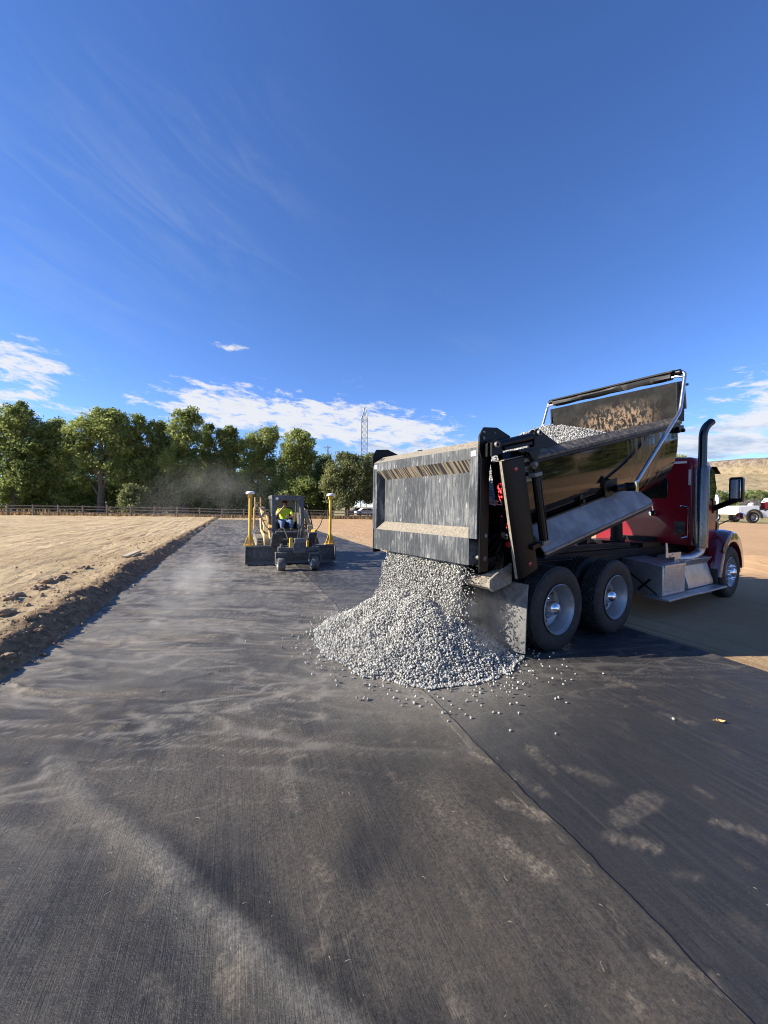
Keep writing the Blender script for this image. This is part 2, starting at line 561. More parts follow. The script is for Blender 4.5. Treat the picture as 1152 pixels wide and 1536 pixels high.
def m_leaf(name, c0, c1, c2):
    t = NT(name)
    r = t.island()
    rr = t.new('ShaderNodeValToRGB'); t.l.new(r, rr.inputs[0])
    cr = rr.color_ramp; cr.elements[0].color = (*c0, 1); cr.elements[1].color = (*c2, 1)
    e = cr.elements.new(.55); e.color = (*c1, 1)
    big = t.noise(t.coord(), .45, 3)
    c = t.mix(t.math('MULTIPLY', t.ramp(big, .40, .68), .5), rr.outputs[0], tuple(x * 1.5 for x in c2))
    t.set(color=c, rough=.5, spec=.3)
    tr = t.new('ShaderNodeBsdfTranslucent'); t.put(tr.inputs['Color'], c)
    ms = t.new('ShaderNodeMixShader'); ms.inputs[0].default_value = .60
    t.l.new(t.bsdf.outputs[0], ms.inputs[1]); t.l.new(tr.outputs[0], ms.inputs[2]); t.l.new(ms.outputs[0], t.out.inputs['Surface'])
    return t.m


LEAF = [m_leaf('cottonwood leaves', (.10, .140, .036), (.21, .27, .075), (.36, .39, .135)),
        m_leaf('dark broad leaves', (.080, .118, .035), (.170, .225, .064), (.29, .32, .105)),
        m_leaf('pale willow leaves', (.090, .115, .040), (.165, .190, .075), (.25, .26, .115)),
        m_leaf('yellowing leaves', (.16, .13, .02), (.26, .20, .03), (.34, .26, .05)),
        m_leaf('dry rust weeds', (.10, .06, .035), (.19, .115, .06), (.28, .20, .11))]


def m_hill():
    t = NT('dry mesa slope')
    a = t.noise(t.coord(), .035, 8, .7)
    b = t.noise(t.coord(loc=(50, 0, 0)), .075, 7, .8)
    rock = t.attr('rock')
    c = t.mix(t.ramp(a, .36, .64), (.34, .26, .145), (.46, .37, .225))
    c = t.mix(t.math('MULTIPLY', t.ramp(b, .52, .60), .75), c, (.15, .135, .075))
    rc = t.mix(t.ramp(t.noise(t.coord(scale=(1, 1, .3)), .14, 6, .75), .42, .6), (.16, .125, .095), (.36, .29, .21))
    c = t.mix(rock, c, rc)
    t.set(color=c, rough=.95, spec=.1, normal=t.bump(t.math('ADD', a, b), 1., 6.))
    return t.m


M['hill'] = m_hill()

# ------------------------------------------------------------------ camera
cam_d = bpy.data.cameras.new('camera'); cam = bpy.data.objects.new('camera', cam_d); COL.objects.link(cam)
cam_d.sensor_fit = 'VERTICAL'; cam_d.sensor_height = 36; cam_d.lens = F_PX / 1536 * 36
cam_d.clip_start = .05; cam_d.clip_end = 20000
pa = math.atan((768 - HOR) / F_PX)
fwd = Vector((0, math.cos(pa), -math.sin(pa))); right = Vector((1, 0, 0)); up = right.cross(fwd)
c_, s_ = math.cos(ROLL), math.sin(ROLL)
cr, cu = right * c_ + up * s_, up * c_ - right * s_
cam.matrix_world = Matrix(((cr.x, cu.x, -fwd.x, 0), (cr.y, cu.y, -fwd.y, 0), (cr.z, cu.z, -fwd.z, CAM_H), (0, 0, 0, 1)))
scene.camera = cam

# ------------------------------------------------------------------ world and sun
W = bpy.data.worlds.new('World'); scene.world = W; W.use_nodes = True
wt = W.node_tree; wn = wt.nodes; wl = wt.links
bg = wn['Background']


def wmath(op, a, b=0.0, c=None, clamp=False):
    m = wn.new('ShaderNodeMath'); m.operation = op; m.use_clamp = clamp
    for i, x in enumerate((a, b, c)):
        if x is None: continue
        if isinstance(x, bpy.types.NodeSocket): wl.new(x, m.inputs[i])
        else: m.inputs[i].default_value = x
    return m.outputs[0]


def wmix(f, a, b, mode='MIX'):
    m = wn.new('ShaderNodeMix'); m.data_type = 'RGBA'; m.blend_type = mode
    for i, x in ((0, f), (6, a), (7, b)):
        if isinstance(x, bpy.types.NodeSocket): wl.new(x, m.inputs[i])
        elif isinstance(x, tuple): m.inputs[i].default_value = (*x, 1)
        else: m.inputs[i].default_value = x
    return m.outputs[2]


def wramp(x, a, b):
    r = wn.new('ShaderNodeMapRange'); r.interpolation_type = 'SMOOTHSTEP'
    wl.new(x, r.inputs[0]); r.inputs[1].default_value = a; r.inputs[2].default_value = b
    return r.outputs[0]


SKY_S = 0.076
sky = wn.new('ShaderNodeTexSky'); sky.sky_type = 'NISHITA'; sky.sun_disc = False
sky.sun_elevation = SUN_EL
sky.sun_rotation = math.atan2(-SUN_TRAVEL.x, -SUN_TRAVEL.y)
sky.altitude = 1750; sky.air_density = 1.0; sky.dust_density = .25; sky.ozone_density = 2.5
hs = wn.new('ShaderNodeHueSaturation'); wl.new(sky.outputs[0], hs.inputs['Color'])
hs.inputs['Saturation'].default_value = 1.12; hs.inputs['Value'].default_value = 1.0
tint = wn.new('ShaderNodeMix'); tint.data_type = 'RGBA'; tint.blend_type = 'MULTIPLY'; tint.inputs[0].default_value = 1
wl.new(hs.outputs[0], tint.inputs[6]); tint.inputs[7].default_value = (1.05, 1.12, 1.46, 1)
sky_col = tint.outputs[2]
tcw = wn.new('ShaderNodeTexCoord'); sx = wn.new('ShaderNodeSeparateXYZ'); wl.new(tcw.outputs['Generated'], sx.inputs[0])
az = wmath('MULTIPLY', wmath('ARCTAN2', sx.outputs[0], sx.outputs[1]), 180 / math.pi)
el = wmath('MULTIPLY', wmath('ARCSINE', sx.outputs[2]), 180 / math.pi)


def window(a, e, sa, se):
    x = wmath('DIVIDE', wmath('SUBTRACT', az, a), sa); y = wmath('DIVIDE', wmath('SUBTRACT', el, e), se)
    d = wmath('ADD', wmath('MULTIPLY', x, x), wmath('MULTIPLY', y, y))
    return wmath('EXPONENT', wmath('MULTIPLY', d, -1.0))


def wnoise(kx, ky, rot, scale, detail, rough, off=(0, 0, 0), dist=0.):
    c = wn.new('ShaderNodeCombineXYZ')
    ca, sa = math.cos(rot), math.sin(rot)
    u = wmath('SUBTRACT', wmath('MULTIPLY', az, ca), wmath('MULTIPLY', el, -sa))
    v = wmath('ADD', wmath('MULTIPLY', az, -sa), wmath('MULTIPLY', el, ca))
    wl.new(wmath('MULTIPLY', u, kx), c.inputs[0]); wl.new(wmath('MULTIPLY', v, ky), c.inputs[1])
    mp = wn.new('ShaderNodeMapping'); wl.new(c.outputs[0], mp.inputs[0]); mp.inputs['Location'].default_value = off
    n = wn.new('ShaderNodeTexNoise'); wl.new(mp.outputs[0], n.inputs['Vector'])
    n.inputs['Scale'].default_value = scale; n.inputs['Detail'].default_value = detail
    n.inputs['Roughness'].default_value = rough; n.inputs['Distortion'].default_value = dist
    return n.outputs[0]


def total(*a):
    t = a[0]
    for x in a[1:]: t = wmath('ADD', t, x)
    return t


cn = wnoise(.24, .80, R_(-6), 1.0, 10, .68, (3.7, 1.2, 0), .3)
win = total(window(-43, 14.6, 4.6, 2.4), window(-24, 12.6, 8.5, 3.4), window(-10, 12.0, 9, 3.6), window(3, 10.8, 9, 3.0),
            wmath('MULTIPLY', window(-44, 10.2, 7, 1.6), .8), wmath('MULTIPLY', window(-20.8, 20.3, 3.6, 1.1), .60),
            wmath('MULTIPLY', window(-5.8, 18.0, 2.2, 1.0), .52), window(47, 11.2, 8, 4.2), window(38, 7.6, 10, 2.0), window(16, 7.2, 16, 1.6),
            window(75, 10, 22, 4), window(-75, 11, 18, 4), window(150, 12, 40, 5))
win = wmath('MINIMUM', win, 1.0)
cd = wramp(wmath('ADD', cn, wmath('MULTIPLY', win, .345)), .67, .84)
cd = wmath('MULTIPLY', cd, wramp(win, .04, .30))
shade = wnoise(.22, .9, R_(-4), 1.0, 6, .6, (8, 4, 0))
low = wramp(el, 5.0, 13.0)
ccol = wmix(wramp(wmath('ADD', shade, wmath('MULTIPLY', low, .30)), .40, .72), (.50, .62, .82), (.98, 1.0, 1.04))
ci = wnoise(.055, .26, R_(-20), 1.0, 8, .66, (1.3, 7.7, 0), 1.2)
cwin = total(wmath('MULTIPLY', window(-40, 30, 13, 9), 1.0), wmath('MULTIPLY', window(-24, 36, 12, 9), .9), wmath('MULTIPLY', window(-36, 20, 15, 4), .6),
             wmath('MULTIPLY', window(2, 28, 9, 3), .35), wmath('MULTIPLY', window(12, 22, 6, 2), .4), wmath('MULTIPLY', window(33, 33, 6, 3), .25))
cd2 = wmath('MULTIPLY', wramp(ci, .40, .78), wmath('MULTIPLY', cwin, .21), None, True)
CLOUD_GAIN = wn.new('ShaderNodeMix'); CLOUD_GAIN.data_type = 'RGBA'; CLOUD_GAIN.blend_type = 'MULTIPLY'
CLOUD_GAIN.inputs[0].default_value = 1; wl.new(ccol, CLOUD_GAIN.inputs[6]); CG = 5.5
CLOUD_GAIN.inputs[7].default_value = (CG, CG, CG, 1)
s1 = wmix(cd2, sky_col, (CG * .46, CG * .60, CG * .84))
s2 = wmix(wmath('MULTIPLY', cd, .93), s1, CLOUD_GAIN.outputs[2])
wl.new(s2, bg.inputs['Color']); bg.inputs['Strength'].default_value = SKY_S

sun_d = bpy.data.lights.new('sun', 'SUN'); sun = bpy.data.objects.new('sun', sun_d); COL.objects.link(sun)
sun_d.energy = 5.0; sun_d.angle = R_(.53); sun_d.color = (1, .91, .78)
sun.rotation_euler = SUN_TRAVEL.to_track_quat('-Z', 'Y').to_euler(); sun.location = (-40, -5, 30)

vs_ = scene.view_settings
scene.display_settings.display_device = 'sRGB'
vs_.view_transform = 'Standard'; vs_.look = 'None'; vs_.gamma = 1; vs_.exposure = 1.08
scene.cycles.max_bounces = 8; scene.cycles.transparent_max_bounces = 12
scene.cycles.use_denoising = True
scene.cycles.denoiser = 'OPENIMAGEDENOISE'
scene.cycles.denoising_input_passes = 'RGB_ALBEDO_NORMAL'
scene.cycles.denoising_prefilter = 'ACCURATE'
scene.cycles.filter_width = 1.05
scene.cycles.volume_step_rate = 2.0

# ------------------------------------------------------------------ ground
LE, RE_, SEAM = -1.98, 5.30, 1.64                   # lane edges and seam, across-lane offsets
FA, FB = np.array([-62.0, 45.6]), np.array([16.0, 58.6])   # line of the fence


def fence_y(x):
    return FA[1] + (np.asarray(x) - FA[0]) * (FB[1] - FA[1]) / (FB[0] - FA[0])


def edge_n(s):
    return LE - .05 + .09 * (fbm(s * 1.3, s * 0 + 3, 5) - .5) - .10 * (fbm(s * .25, s * 0 + 9, 6) - .5)


def ground_z(n, s):
    n = np.asarray(n, float); s = np.asarray(s, float)
    x = n * NE_D[0] + s * SE_D[0]; y = n * NE_D[1] + s * SE_D[1]
    e = edge_n(s)
    hb = .215 + .10 * (fbm(s * .9, n * 0 + 1, 21) - .5) + .05 * (fbm(s * 3, n * 0, 22) - .5)
    hb = hb * (1 - .62 * sstep(8, 44, s))
    d = e - n
    wid = .34 + .18 * (fbm(s * 1.6, n * 0 + 2, 23) - .5)
    prof = np.clip(d / wid, 0, 1) ** .85
    lip = np.exp(-((d - wid - .12) / .25) ** 2) * .02
    bank = sstep(0, .02, prof)
    rough = (fbm(n * 7, s * 7, 24) - .5) * .15 * sstep(0, .25, d) * (1 - sstep(wid, wid + .3, d)) + (fbm(n * 18, s * 18, 27) - .5) * .06 * sstep(0, .15, d)
    till = (fbm(n * 3.2, s * .22, 25) - .5) * .12 * sstep(1.2, 2.5, d) + (fbm(n * 1.5, s * 1.5, 28) - .5) * .06 * sstep(.3, .8, d)
    left = np.where(d > 0, hb * prof + lip * bank + rough + till - .05 * sstep(1.5, 7, d) * (1 - sstep(8, 44, s)), 0)
    dist = np.hypot(x, y)
    m = sstep(8, 12, x) * sstep(0, 4, n - RE_)
    r1 = .42 * sstep(15.2, 16.6, dist) + .50 * sstep(17, 29, dist) + (fbm(x * 1.4, y * 1.4, 26) - .5) * .22 * np.exp(-((dist - 17) / 1.6) ** 2)
    rr = (fbm(n * 2.2, s * .5, 31) - .5) * .05 * sstep(.1, 1.2, n - RE_) + (fbm(x * 6, y * 6, 33) - .5) * .025 * sstep(.1, .6, n - RE_)
    rgt = np.where(n > RE_, m * r1 + rr, 0)
    z = left + rgt
    lane = (n > e) & (n < RE_ - .02)
    return np.where(lane, -.03, z)


def graded(segs):
    out = []
    for a, b, st in segs:
        k = max(1, int(round((b - a) / st))); out.append(np.linspace(a, b, k, endpoint=False))
    out.append([segs[-1][1]]); return np.concatenate(out)


gn = graded([(-6000, -600, 900), (-600, -120, 60), (-120, -50, 7), (-50, -20, 1.0), (-20, -8, .25), (-8, -4.5, .09), (-4.5, -1.7, .04), (-1.7, 5.2, .8),
             (5.2, 7, .1), (7, 14, .22), (14, 40, .4), (40, 120, 5), (120, 600, 60), (600, 6000, 900)])
gs = graded([(-300, -20, 40), (-20, 0, 2), (0, 2.6, .2), (2.6, 12, .06), (12, 22, .15), (22, 60, .5), (60, 120, 6), (120, 600, 60), (600, 8000, 1000)])
GN, GS = np.meshgrid(gn, gs)
GZ = ground_z(GN, GS)
gx = GN * NE_D[0] + GS * SE_D[0]; gy = GN * NE_D[1] + GS * SE_D[1]
gd = edge_n(GS) - GN
bank_a = sstep(.0, .04, gd) * (1 - sstep(.40, .62, gd + .25 * (fbm(GN * 4, GS * 4, 41) - .5)))
grass_a = sstep(-.3, .9, gy - fence_y(gx) + 2.2 * (fbm(gx * .7, gy * .7, 42) - .5))
grass_a = np.maximum(grass_a, sstep(38, 46, np.hypot(gx, gy)) * (gx > 12))
V = np.stack([GN.ravel(), GS.ravel(), GZ.ravel()], 1)
ground = fast_mesh('ground', V, grid_faces(len(gn), len(gs)), M['dirt'], smooth=True, attrs={'bank': bank_a, 'grass': grass_a})
ground.rotation_euler = (0, 0, LA)
tag(ground, 'tan tilled dirt field around the black fabric lane', 'ground', kind='structure')

# ------------------------------------------------------------------ fabric
RIDGE = [to_lane(*p) for p in [(-2.5, 3.0), (-2.17, 2.63), (-1.65, 2.22), (-1.4, 2.10), (-.95, 1.80), (-.64, 1.58), (-.34, 1.38), (0.0, 1.18), (.4, .9)]]


def seg_dist(n, s, pts):
    best = np.full(n.shape, 9.0); tt = np.zeros(n.shape); side = np.zeros(n.shape)
    for i in range(len(pts) - 1):
        a = np.array(pts[i]); b = np.array(pts[i + 1]); d = b - a; L = np.hypot(*d)
        t = np.clip(((n - a[0]) * d[0] + (s - a[1]) * d[1]) / L ** 2, 0, 1)
        q = np.hypot(n - a[0] - t * d[0], s - a[1] - t * d[1])
        sg = np.sign((n - a[0]) * d[1] - (s - a[1]) * d[0])
        m = q < best
        best = np.where(m, q, best); tt = np.where(m, (i + t) / (len(pts) - 1), tt); side = np.where(m, sg, side)
    return best, tt, side


def creases(n, s):
    x = n * NE_D[0] + s * SE_D[0]; y = n * NE_D[1] + s * SE_D[1]
    out = np.zeros(n.shape)
    for k, (fx, fy, sl) in enumerate([(.45, 3.2, -.10), (.6, 4.1, .12), (.8, 5.5, .02), (.5, 2.6, .20), (1.0, 8.0, -.05), (.35, 4.6, -.16), (.7, 6.6, .08), (.5, 3.6, .0)]):
        q = y + sl * x + .35 * (fbm(x * .8, y * .8, 201 + k) - .5)
        c = np.abs(2 * vnoise(x * fx + 5 * k, q * fy, 211 + k) - 1)
        wdt = .012 + .004 * np.clip(s, 2, 30) * fy / 4
        out = np.maximum(out, np.exp(-(c / (wdt * 1.6)) ** 2) * sstep(.35, .60, fbm(x * .9 + k, y * 1.1, 221 + k)))
    return out * sstep(2.0, 3.2, s)


def fabric_z(n, s):
    x = n * NE_D[0] + s * SE_D[0]; y = n * NE_D[1] + s * SE_D[1]
    wob = 1.1 * (fbm(x * .7, y * .7, 51) - .5)
    # creases running across the lane
    c1 = 1 - np.abs(2 * vnoise(x * .55 + 3, (y - .12 * x + wob) * 2.1, 52) - 1)
    c2 = 1 - np.abs(2 * vnoise(x * 1.1 + 8, (y + .10 * x + wob * .6) * 6.5, 53) - 1)
    amp = .019 * sstep(2.0, 3.6, s) * (.35 + 1.1 * fbm(x * .4, y * .4, 54))
    amp = amp * (1 - .55 * sstep(1.0, 2.2, n) * (1 - sstep(6, 9, s)))
    z = amp * (c1 ** 7 * 1.0 + c2 ** 6 * .7) * (.7 + .05 * np.clip(s, 0, 30))
    z = z + 0.018 * (fbm(x * .9, y * .9, 55) - .5) + .010 * (fbm(n * 2.5, s * 1.6, 56) - .5) + .006 * (fbm(x * 6, y * 8, 58, 3) - .5)
    d, t, sd = seg_dist(n, s, RIDGE)
    w = .070 + .045 * t
    prof = np.where(sd > 0, np.exp(-(d / (w * .85)) ** 2), np.exp(-(d / (w * .95)) ** 2))
    z = z + .025 * prof * sstep(0, .3, t) * (.75 + .5 * fbm(t * 6, t * 0, 57))
    return z


def foot_marks(n, s, prints):
    out = np.zeros(n.shape)
    for (x0, y0, x1, y1, st) in prints:
        a = np.array(to_lane(x0, y0)); b = np.array(to_lane(x1, y1)); L = np.hypot(*(b - a)); d = (b - a) / L
        cx, cy = (a + b) / 2
        m = (np.abs(n - cx) < L) & (np.abs(s - cy) < L)
        if not m.any(): continue
        u = ((n - cx) * d[0] + (s - cy) * d[1])[m] / (L / 2); v = (-(n - cx) * d[1] + (s - cy) * d[0])[m] / (L * .155)
        wv = 1 - .28 * np.exp(-((u + .15) / .28) ** 2)
        e = 1 - sstep(.84, 1.04, np.sqrt(u ** 4 + (v / wv) ** 2) + .35 * (fbm(n[m] * 22, s[m] * 22, 61) - .5))
        tread = .45 + .55 * (np.sin(u * 19 + 2.5 * np.abs(v)) > -.35)
        out[m] = np.maximum(out[m], e * tread * st * (.15 + .9 * fbm(n[m] * 12, s[m] * 12, 62)) * .85)
    return out


def gpx(px, py, z=0.):
    dx, dy = px - 576, py - 768
    u = dx * c_ + dy * s_; v = -dx * s_ + dy * c_
    q = np.array([u / F_PX, math.cos(pa) - (v / F_PX) * math.sin(pa), -(v / F_PX) * math.cos(pa) - math.sin(pa)])
    t = (z - CAM_H) / q[2]
    return float(q[0] * t), float(q[1] * t)


PR = []
for (a, b, c, d, st) in [(745, 1258, 838, 1328, 1.), (742, 1202, 828, 1232, .85), (900, 1252, 1002, 1278, .8), (703, 1130, 742, 1150, .9), (918, 1238, 990, 1192, .55),
                         (1062, 1230, 1160, 1262, .7), (972, 1432, 1095, 1492, .8), (912, 1362, 942, 1412, .6), (918, 1470, 965, 1530, .5), (1040, 1180, 1075, 1200, .45),
                         (790, 1120, 832, 1162, .6), (425, 1170, 445, 1222, .5), (460, 1280, 500, 1330, .45), (480, 1345, 500, 1390, .4), (690, 1330, 722, 1392, .45),
                         (660, 1482, 710, 1545, .5), (580, 1160, 612, 1186, .45), (765, 1160, 828, 1198, .45), (412, 1125, 460, 1142, .5), (240, 1105, 270, 1135, .4),
                         (70, 1052, 130, 1068, .6), (160, 1042, 185, 1060, .5), (100, 1165, 155, 1178, .45), (225, 1300, 250, 1345, .4), (1105, 1290, 1140, 1310, .4),
                         (1050, 1035, 1090, 1050, .4), (985, 1070, 1050, 1090, .5), (1000, 1310, 1060, 1320, .35), (860, 1290, 890, 1320, .4), (640, 1190, 665, 1230, .35),
                         (840, 1150, 925, 1180, .4), (900, 1015, 960, 1035, .5), (955, 1045, 1010, 1068, .4), (215, 1460, 260, 1530, .4), (330, 1440, 350, 1520, .45)]:
    PR.append((*gpx(a, b), *gpx(c, d), st))

seam_px = [(1130, 1536), (1040, 1440), (950, 1350), (860, 1258), (780, 1180), (700, 1100), (640, 1040), (510, 915), (450, 855)]
seam_l = sorted([to_lane(*gpx(*p)) for p in seam_px], key=lambda q: q[1])
SN = np.array([q[0] for q in seam_l]); SS = np.array([q[1] for q in seam_l])


def seam_n(s):
    return np.interp(s, SS, SN) + .060 * (fbm(s * 2.2, s * 0, 71) - .5) + .018 * (fbm(s * 11, s * 0 + 4, 72) - .5)


def fabric_grid(n0f, n1f, cols):
    s = np.concatenate([np.linspace(-4, .6, 24, endpoint=False), np.arange(.6, 5.5, .02), 5.5 + np.cumsum(.02 * 1.022 ** np.arange(180))])
    s = s[s < 49.6]; s = np.append(s, 49.6)
    t = np.concatenate([np.linspace(0, .06, 24, endpoint=False), np.linspace(.06, .94, cols - 54, endpoint=False), np.linspace(.94, 1, 30)]); T, S = np.meshgrid(t, s)
    N = n0f(S) * (1 - T) + n1f(S) * T
    return N, S, T, len(cols) if hasattr(cols, '__len__') else cols, len(s)


def dust_attr(n, s, right):
    d = np.zeros(n.shape)
    x = n * NE_D[0] + s * SE_D[0]; y = n * NE_D[1] + s * SE_D[1]
    cr1 = fbm(n * 6, s * 3.2, 81); cr2 = fbm(n * 17, s * 12, 82)
    d = np.maximum(d, .42 * sstep(.60, .78, cr1) * sstep(.40, .66, cr2) * (.3 if right else 1.))
    if not right:
        d = np.maximum(d, .42 * np.exp(-((n - 1.15) / .6) ** 2) * sstep(.30, .75, fbm(n * 2.5, s * 1.0, 83)) * (1 - sstep(4, 7, s)))
        d = np.maximum(d, .26 * sstep(.48, .75, fbm(n * 1.6, s * 1.1, 86)) * (1 - sstep(3.5, 6, s)))
        d = np.maximum(d, .40 * np.exp(-((seam_n(s) - n - .03) / .03) ** 2) * fbm(n * 5, s * 4, 87))
        d = np.maximum(d, .95 * np.exp(-((seam_n(s) - n - .068) / .006) ** 2) * sstep(.45, .62, fbm(n * 5, s * 7, 88)))
        d = np.maximum(d, .45 * np.exp(-((n + 1.9) / .35) ** 2) * cr1)
        d = np.maximum(d, .55 * sstep(.60, .78, fbm(x * .8, y * 4.5, 84)) * sstep(2.6, 4, s))     # dust lying on the creases
    return np.clip(d, 0, 1)


def powder_sheen_attr(n, s):
    x = n * NE_D[0] + s * SE_D[0]; y = n * NE_D[1] + s * SE_D[1]
    q = np.hypot((x - .35) / 1.25, (y - 4.75) / 1.45)
    p = np.exp(-np.clip(q - .55, 0, 9) ** 2 * 2.6) * .78
    p = p * (.6 + .7 * fbm(x * 2.2, y * 2.2, 91))
    q2 = np.hypot((x + 1.2) / 1.6, (y - 5.6) / 2.6)
    p = np.maximum(p, np.exp(-q2 ** 2) * .42 * (.4 + fbm(x * .8, y * 3, 92)))
    q3 = np.abs(n - .15 + .25 * np.sin(s * .4)) / .55                         # tracked stone powder down the lane
    p = np.maximum(p, np.exp(-q3 ** 2) * .34 * sstep(4, 7, s) * (.3 + fbm(n * 2, s * .7, 93)))
    p = np.maximum(p, .46 * sstep(3.0, 5.0, s) * (1 - .7 * sstep(9, 16, s)) * (1 - sstep(1.2, 2.0, n)) * (.25 + .95 * sstep(.35, .68, fbm(x * .9, y * 2.2, 98))))
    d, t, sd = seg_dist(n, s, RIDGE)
    p = np.maximum(p, .75 * np.exp(-((d + .02 * sd - .012) / .042) ** 2) * sstep(0, .25, t) * (fbm(x * 7, y * 7, 94) + .1))  # bright sheen on the ridge's sunlit flank, painted as a pale band
    return np.clip(p, 0, 1)


N, S, T, nc, ns = fabric_grid(lambda s: edge_n(s) - .02 + 0 * s, lambda s: seam_n(s), 150)
Z = fabric_z(N, S) + .0035 * creases(N, S)
tuck = 1 - sstep(0, .018, T)
Z = Z * (1 - tuck) + .003 * sstep(.985, 1., T) * (fbm(S * 4, S * 0, 95) - .35)
# the near edge folds down so that the sheet has a thickness
V = np.stack([N.ravel(), S.ravel(), Z.ravel() + .0125], 1)
fl = fast_mesh('geotextile_sheet', V, grid_faces(nc, ns), M['fabric_left'], smooth=True, attrs={'dust': dust_attr(N, S, False), 'powder_sheen': powder_sheen_attr(N, S), 'print': foot_marks(N, S, PR), 'crease': creases(N, S) * (CRR if 'CRR' in globals() else 1.0)})
fl.rotation_euler = (0, 0, LA)
sol = fl.modifiers.new('thickness', 'SOLIDIFY'); sol.thickness = .003; sol.offset = -1
tag(fl, 'dusty brown-tinged black geotextile sheet lying along the dirt bank', 'fabric sheet', 'fabric sheets covering the lane')
CRR = .45
N, S, T, nc, ns = fabric_grid(lambda s: seam_n(s) - .22, lambda s: RE_ + .02 + .10 * (fbm(s * .6, s * 0, 97) - .5), 150)
Z = fabric_z(N, S)
hold = 1 - sstep(.028, .052, T)
Z = Z * (1 - hold) + (fabric_z(N, S) - .012) * hold
edge = sstep(.95, 1., T)
Z = Z * (1 - edge) + edge * (.016 + .02 * fbm(S * 2, S * 0, 98)) * 1.0
V = np.stack([N.ravel(), S.ravel(), Z.ravel() + .0095], 1)
fr = fast_mesh('geotextile_sheet', V, grid_faces(nc, ns), M['fabric_right'], smooth=True, attrs={'dust': dust_attr(N, S, True), 'powder_sheen': powder_sheen_attr(N, S), 'print': foot_marks(N, S, PR), 'crease': creases(N, S) * (CRR if 'CRR' in globals() else 1.0)})
fr.rotation_euler = (0, 0, LA)
tag(fr, 'cleaner bluish black geotextile sheet under the dump truck', 'fabric sheet', 'fabric sheets covering the lane')

# ================================================================== DUMP TRUCK  (u forward, v to its right, w up)
truck = thing('dump_truck', 'dark red ten wheel dump truck with raised black bed tipping out gravel', 'dump truck', tuple(TO), TH)


def tb(mb, name, mats, parent=truck, **k):
    return mb.build(name, mats, parent, flip=True, **k)


# ---- chassis
mb = MB()
for s in (-1, 1):
    mb.box((-.95, s * .43 - .045, .78), (6.5, s * .43 + .045, 1.05))
for u in (-.85, -.1, .66, 1.4, 2.3, 3.2, 4.1):
    mb.box((u - .06, -.38, .82), (u + .06, .38, 1.0))
for s in (-1, 1):                                     # walking beam, springs and sub frame
    mb.box((-.30, s * .43 - .09, .42), (1.62, s * .43 + .09, .60))
    mb.box((.35, s * .43 - .16, .5), (.98, s * .43 + .16, .86))
    mb.box((-.85, s * .40 - .05, 1.05), (3.3, s * .40 + .05, 1.15))
for u in (0, 1.328):
    mb.cyl((u, -1.0, .52), (u, 1.0, .52), .075, n=14)
    mb.lathe([(.0, -.24), (.14, -.2), (.21, -.06), (.21, .06), (.14, .2), (0, .24)], (u, 0, .52), (1, 0, 0), 18)
mb.cyl((5.87, -1.0, .50), (5.87, 1.0, .50), .06, n=12)
mb.cyl((1.5, 0, .62), (4.6, 0, .78), .055, n=10)
mb.box((4.4, -.33, .55), (6.4, .33, 1.2))
mb.cyl((3.05, -.62, .72), (3.75, -.62, .72), .16, n=16)
mb.cyl((2.1, .62, .72), (2.75, .62, .72), .13, n=16)
tb(mb, 'chassis_frame', M['frame'], bevel=.008)
mb = MB()                                             # light rails and hoses seen under the raised bed
for k, (a, b) in enumerate([((-.2, .5, 1.16), (3.2, .62, 1.10)), ((-.3, .62, 1.02), (2.9, .66, 1.0)), ((.2, -.5, 1.18), (3.3, -.6, 1.12)), ((-.1, .55, .98), (2.2, .1, 1.12))]):
    mb.tube([a, ((a[0] + b[0]) / 2, (a[1] + b[1]) / 2 + .03, (a[2] + b[2]) / 2 - .03), b], .014, n=8)
mb.box((1.7, -.62, 1.1), (1.78, -.54, 1.42)); mb.box((1.64, -.66, 1.40), (1.84, -.50, 1.46))
mb.box((3.55, -.55, 1.055), (4.3, .55, 1.13))
tb(mb, 'hydraulic_line', M['black_satin'], bevel=.004)


# ---- wheels
def tyre_mesh(width, tread, seed):
    R = .515
    half = width / 2
    rows = 6 if tread else 5
    prof = [(.292, -half + .035), (.33, -half + .012), (.40, -half + .001), (.455, -half + .002), (.485, -half + .012), (.500, -half + .026)]
    kinds = [0] * len(prof)
    for r in range(rows):
        a = -half + .032 + (width - .064) * r / rows; b = -half + .032 + (width - .064) * (r + 1) / rows
        g = .006
        prof += [(R - .014, a), (R, a + g), (R, b - g), (R - .014, b)]; kinds += [0, 1 + r, 1 + r, 0]
    prof += [(.500, half - .026), (.485, half - .012), (.455, half - .002), (.40, half - .001), (.33, half - .012), (.292, half - .035)]; kinds += [0] * 6
    n = 168 if tread else 96

    def fn(i, k):
        kd = kinds[i]
        if kd and tread:
            sh = 2 * (kd % 2)
            if (k + sh) % 4 == 0: return -.014
        if .455 <= prof[i][0] <= .486 and (k % 4 == 0) and tread: return -.005
        if abs(prof[i][0] - .40) < .002 and (k // 6) % 4 == 0: return .003
        return 0
    return MB(), prof, n, fn


def make_wheel(kind):
    """built about its own centre; +v is the outside face"""
    rim = MB()
    if kind == 'front':
        prof = [(.0, .02), (.10, .02), (.155, .05), (.235, .055), (.262, .09), (.300, .105), (.306, .12), (.296, .128), (.285, .10), (.27, .09), (.262, -.11), (.30, -.125), (.30, -.135), (.0, -.08)]
    else:
        prof = [(.0, -.075), (.16, -.075), (.185, -.06), (.205, -.055), (.235, -.035), (.255, .04), (.278, .105), (.300, .115), (.308, .128), (.300, .136), (.285, .118), (.268, .06), (.262, -.11), (.30, -.12), (.30, -.135), (.0, -.10)]
    return rim, prof


WHEEL_DATA = {}


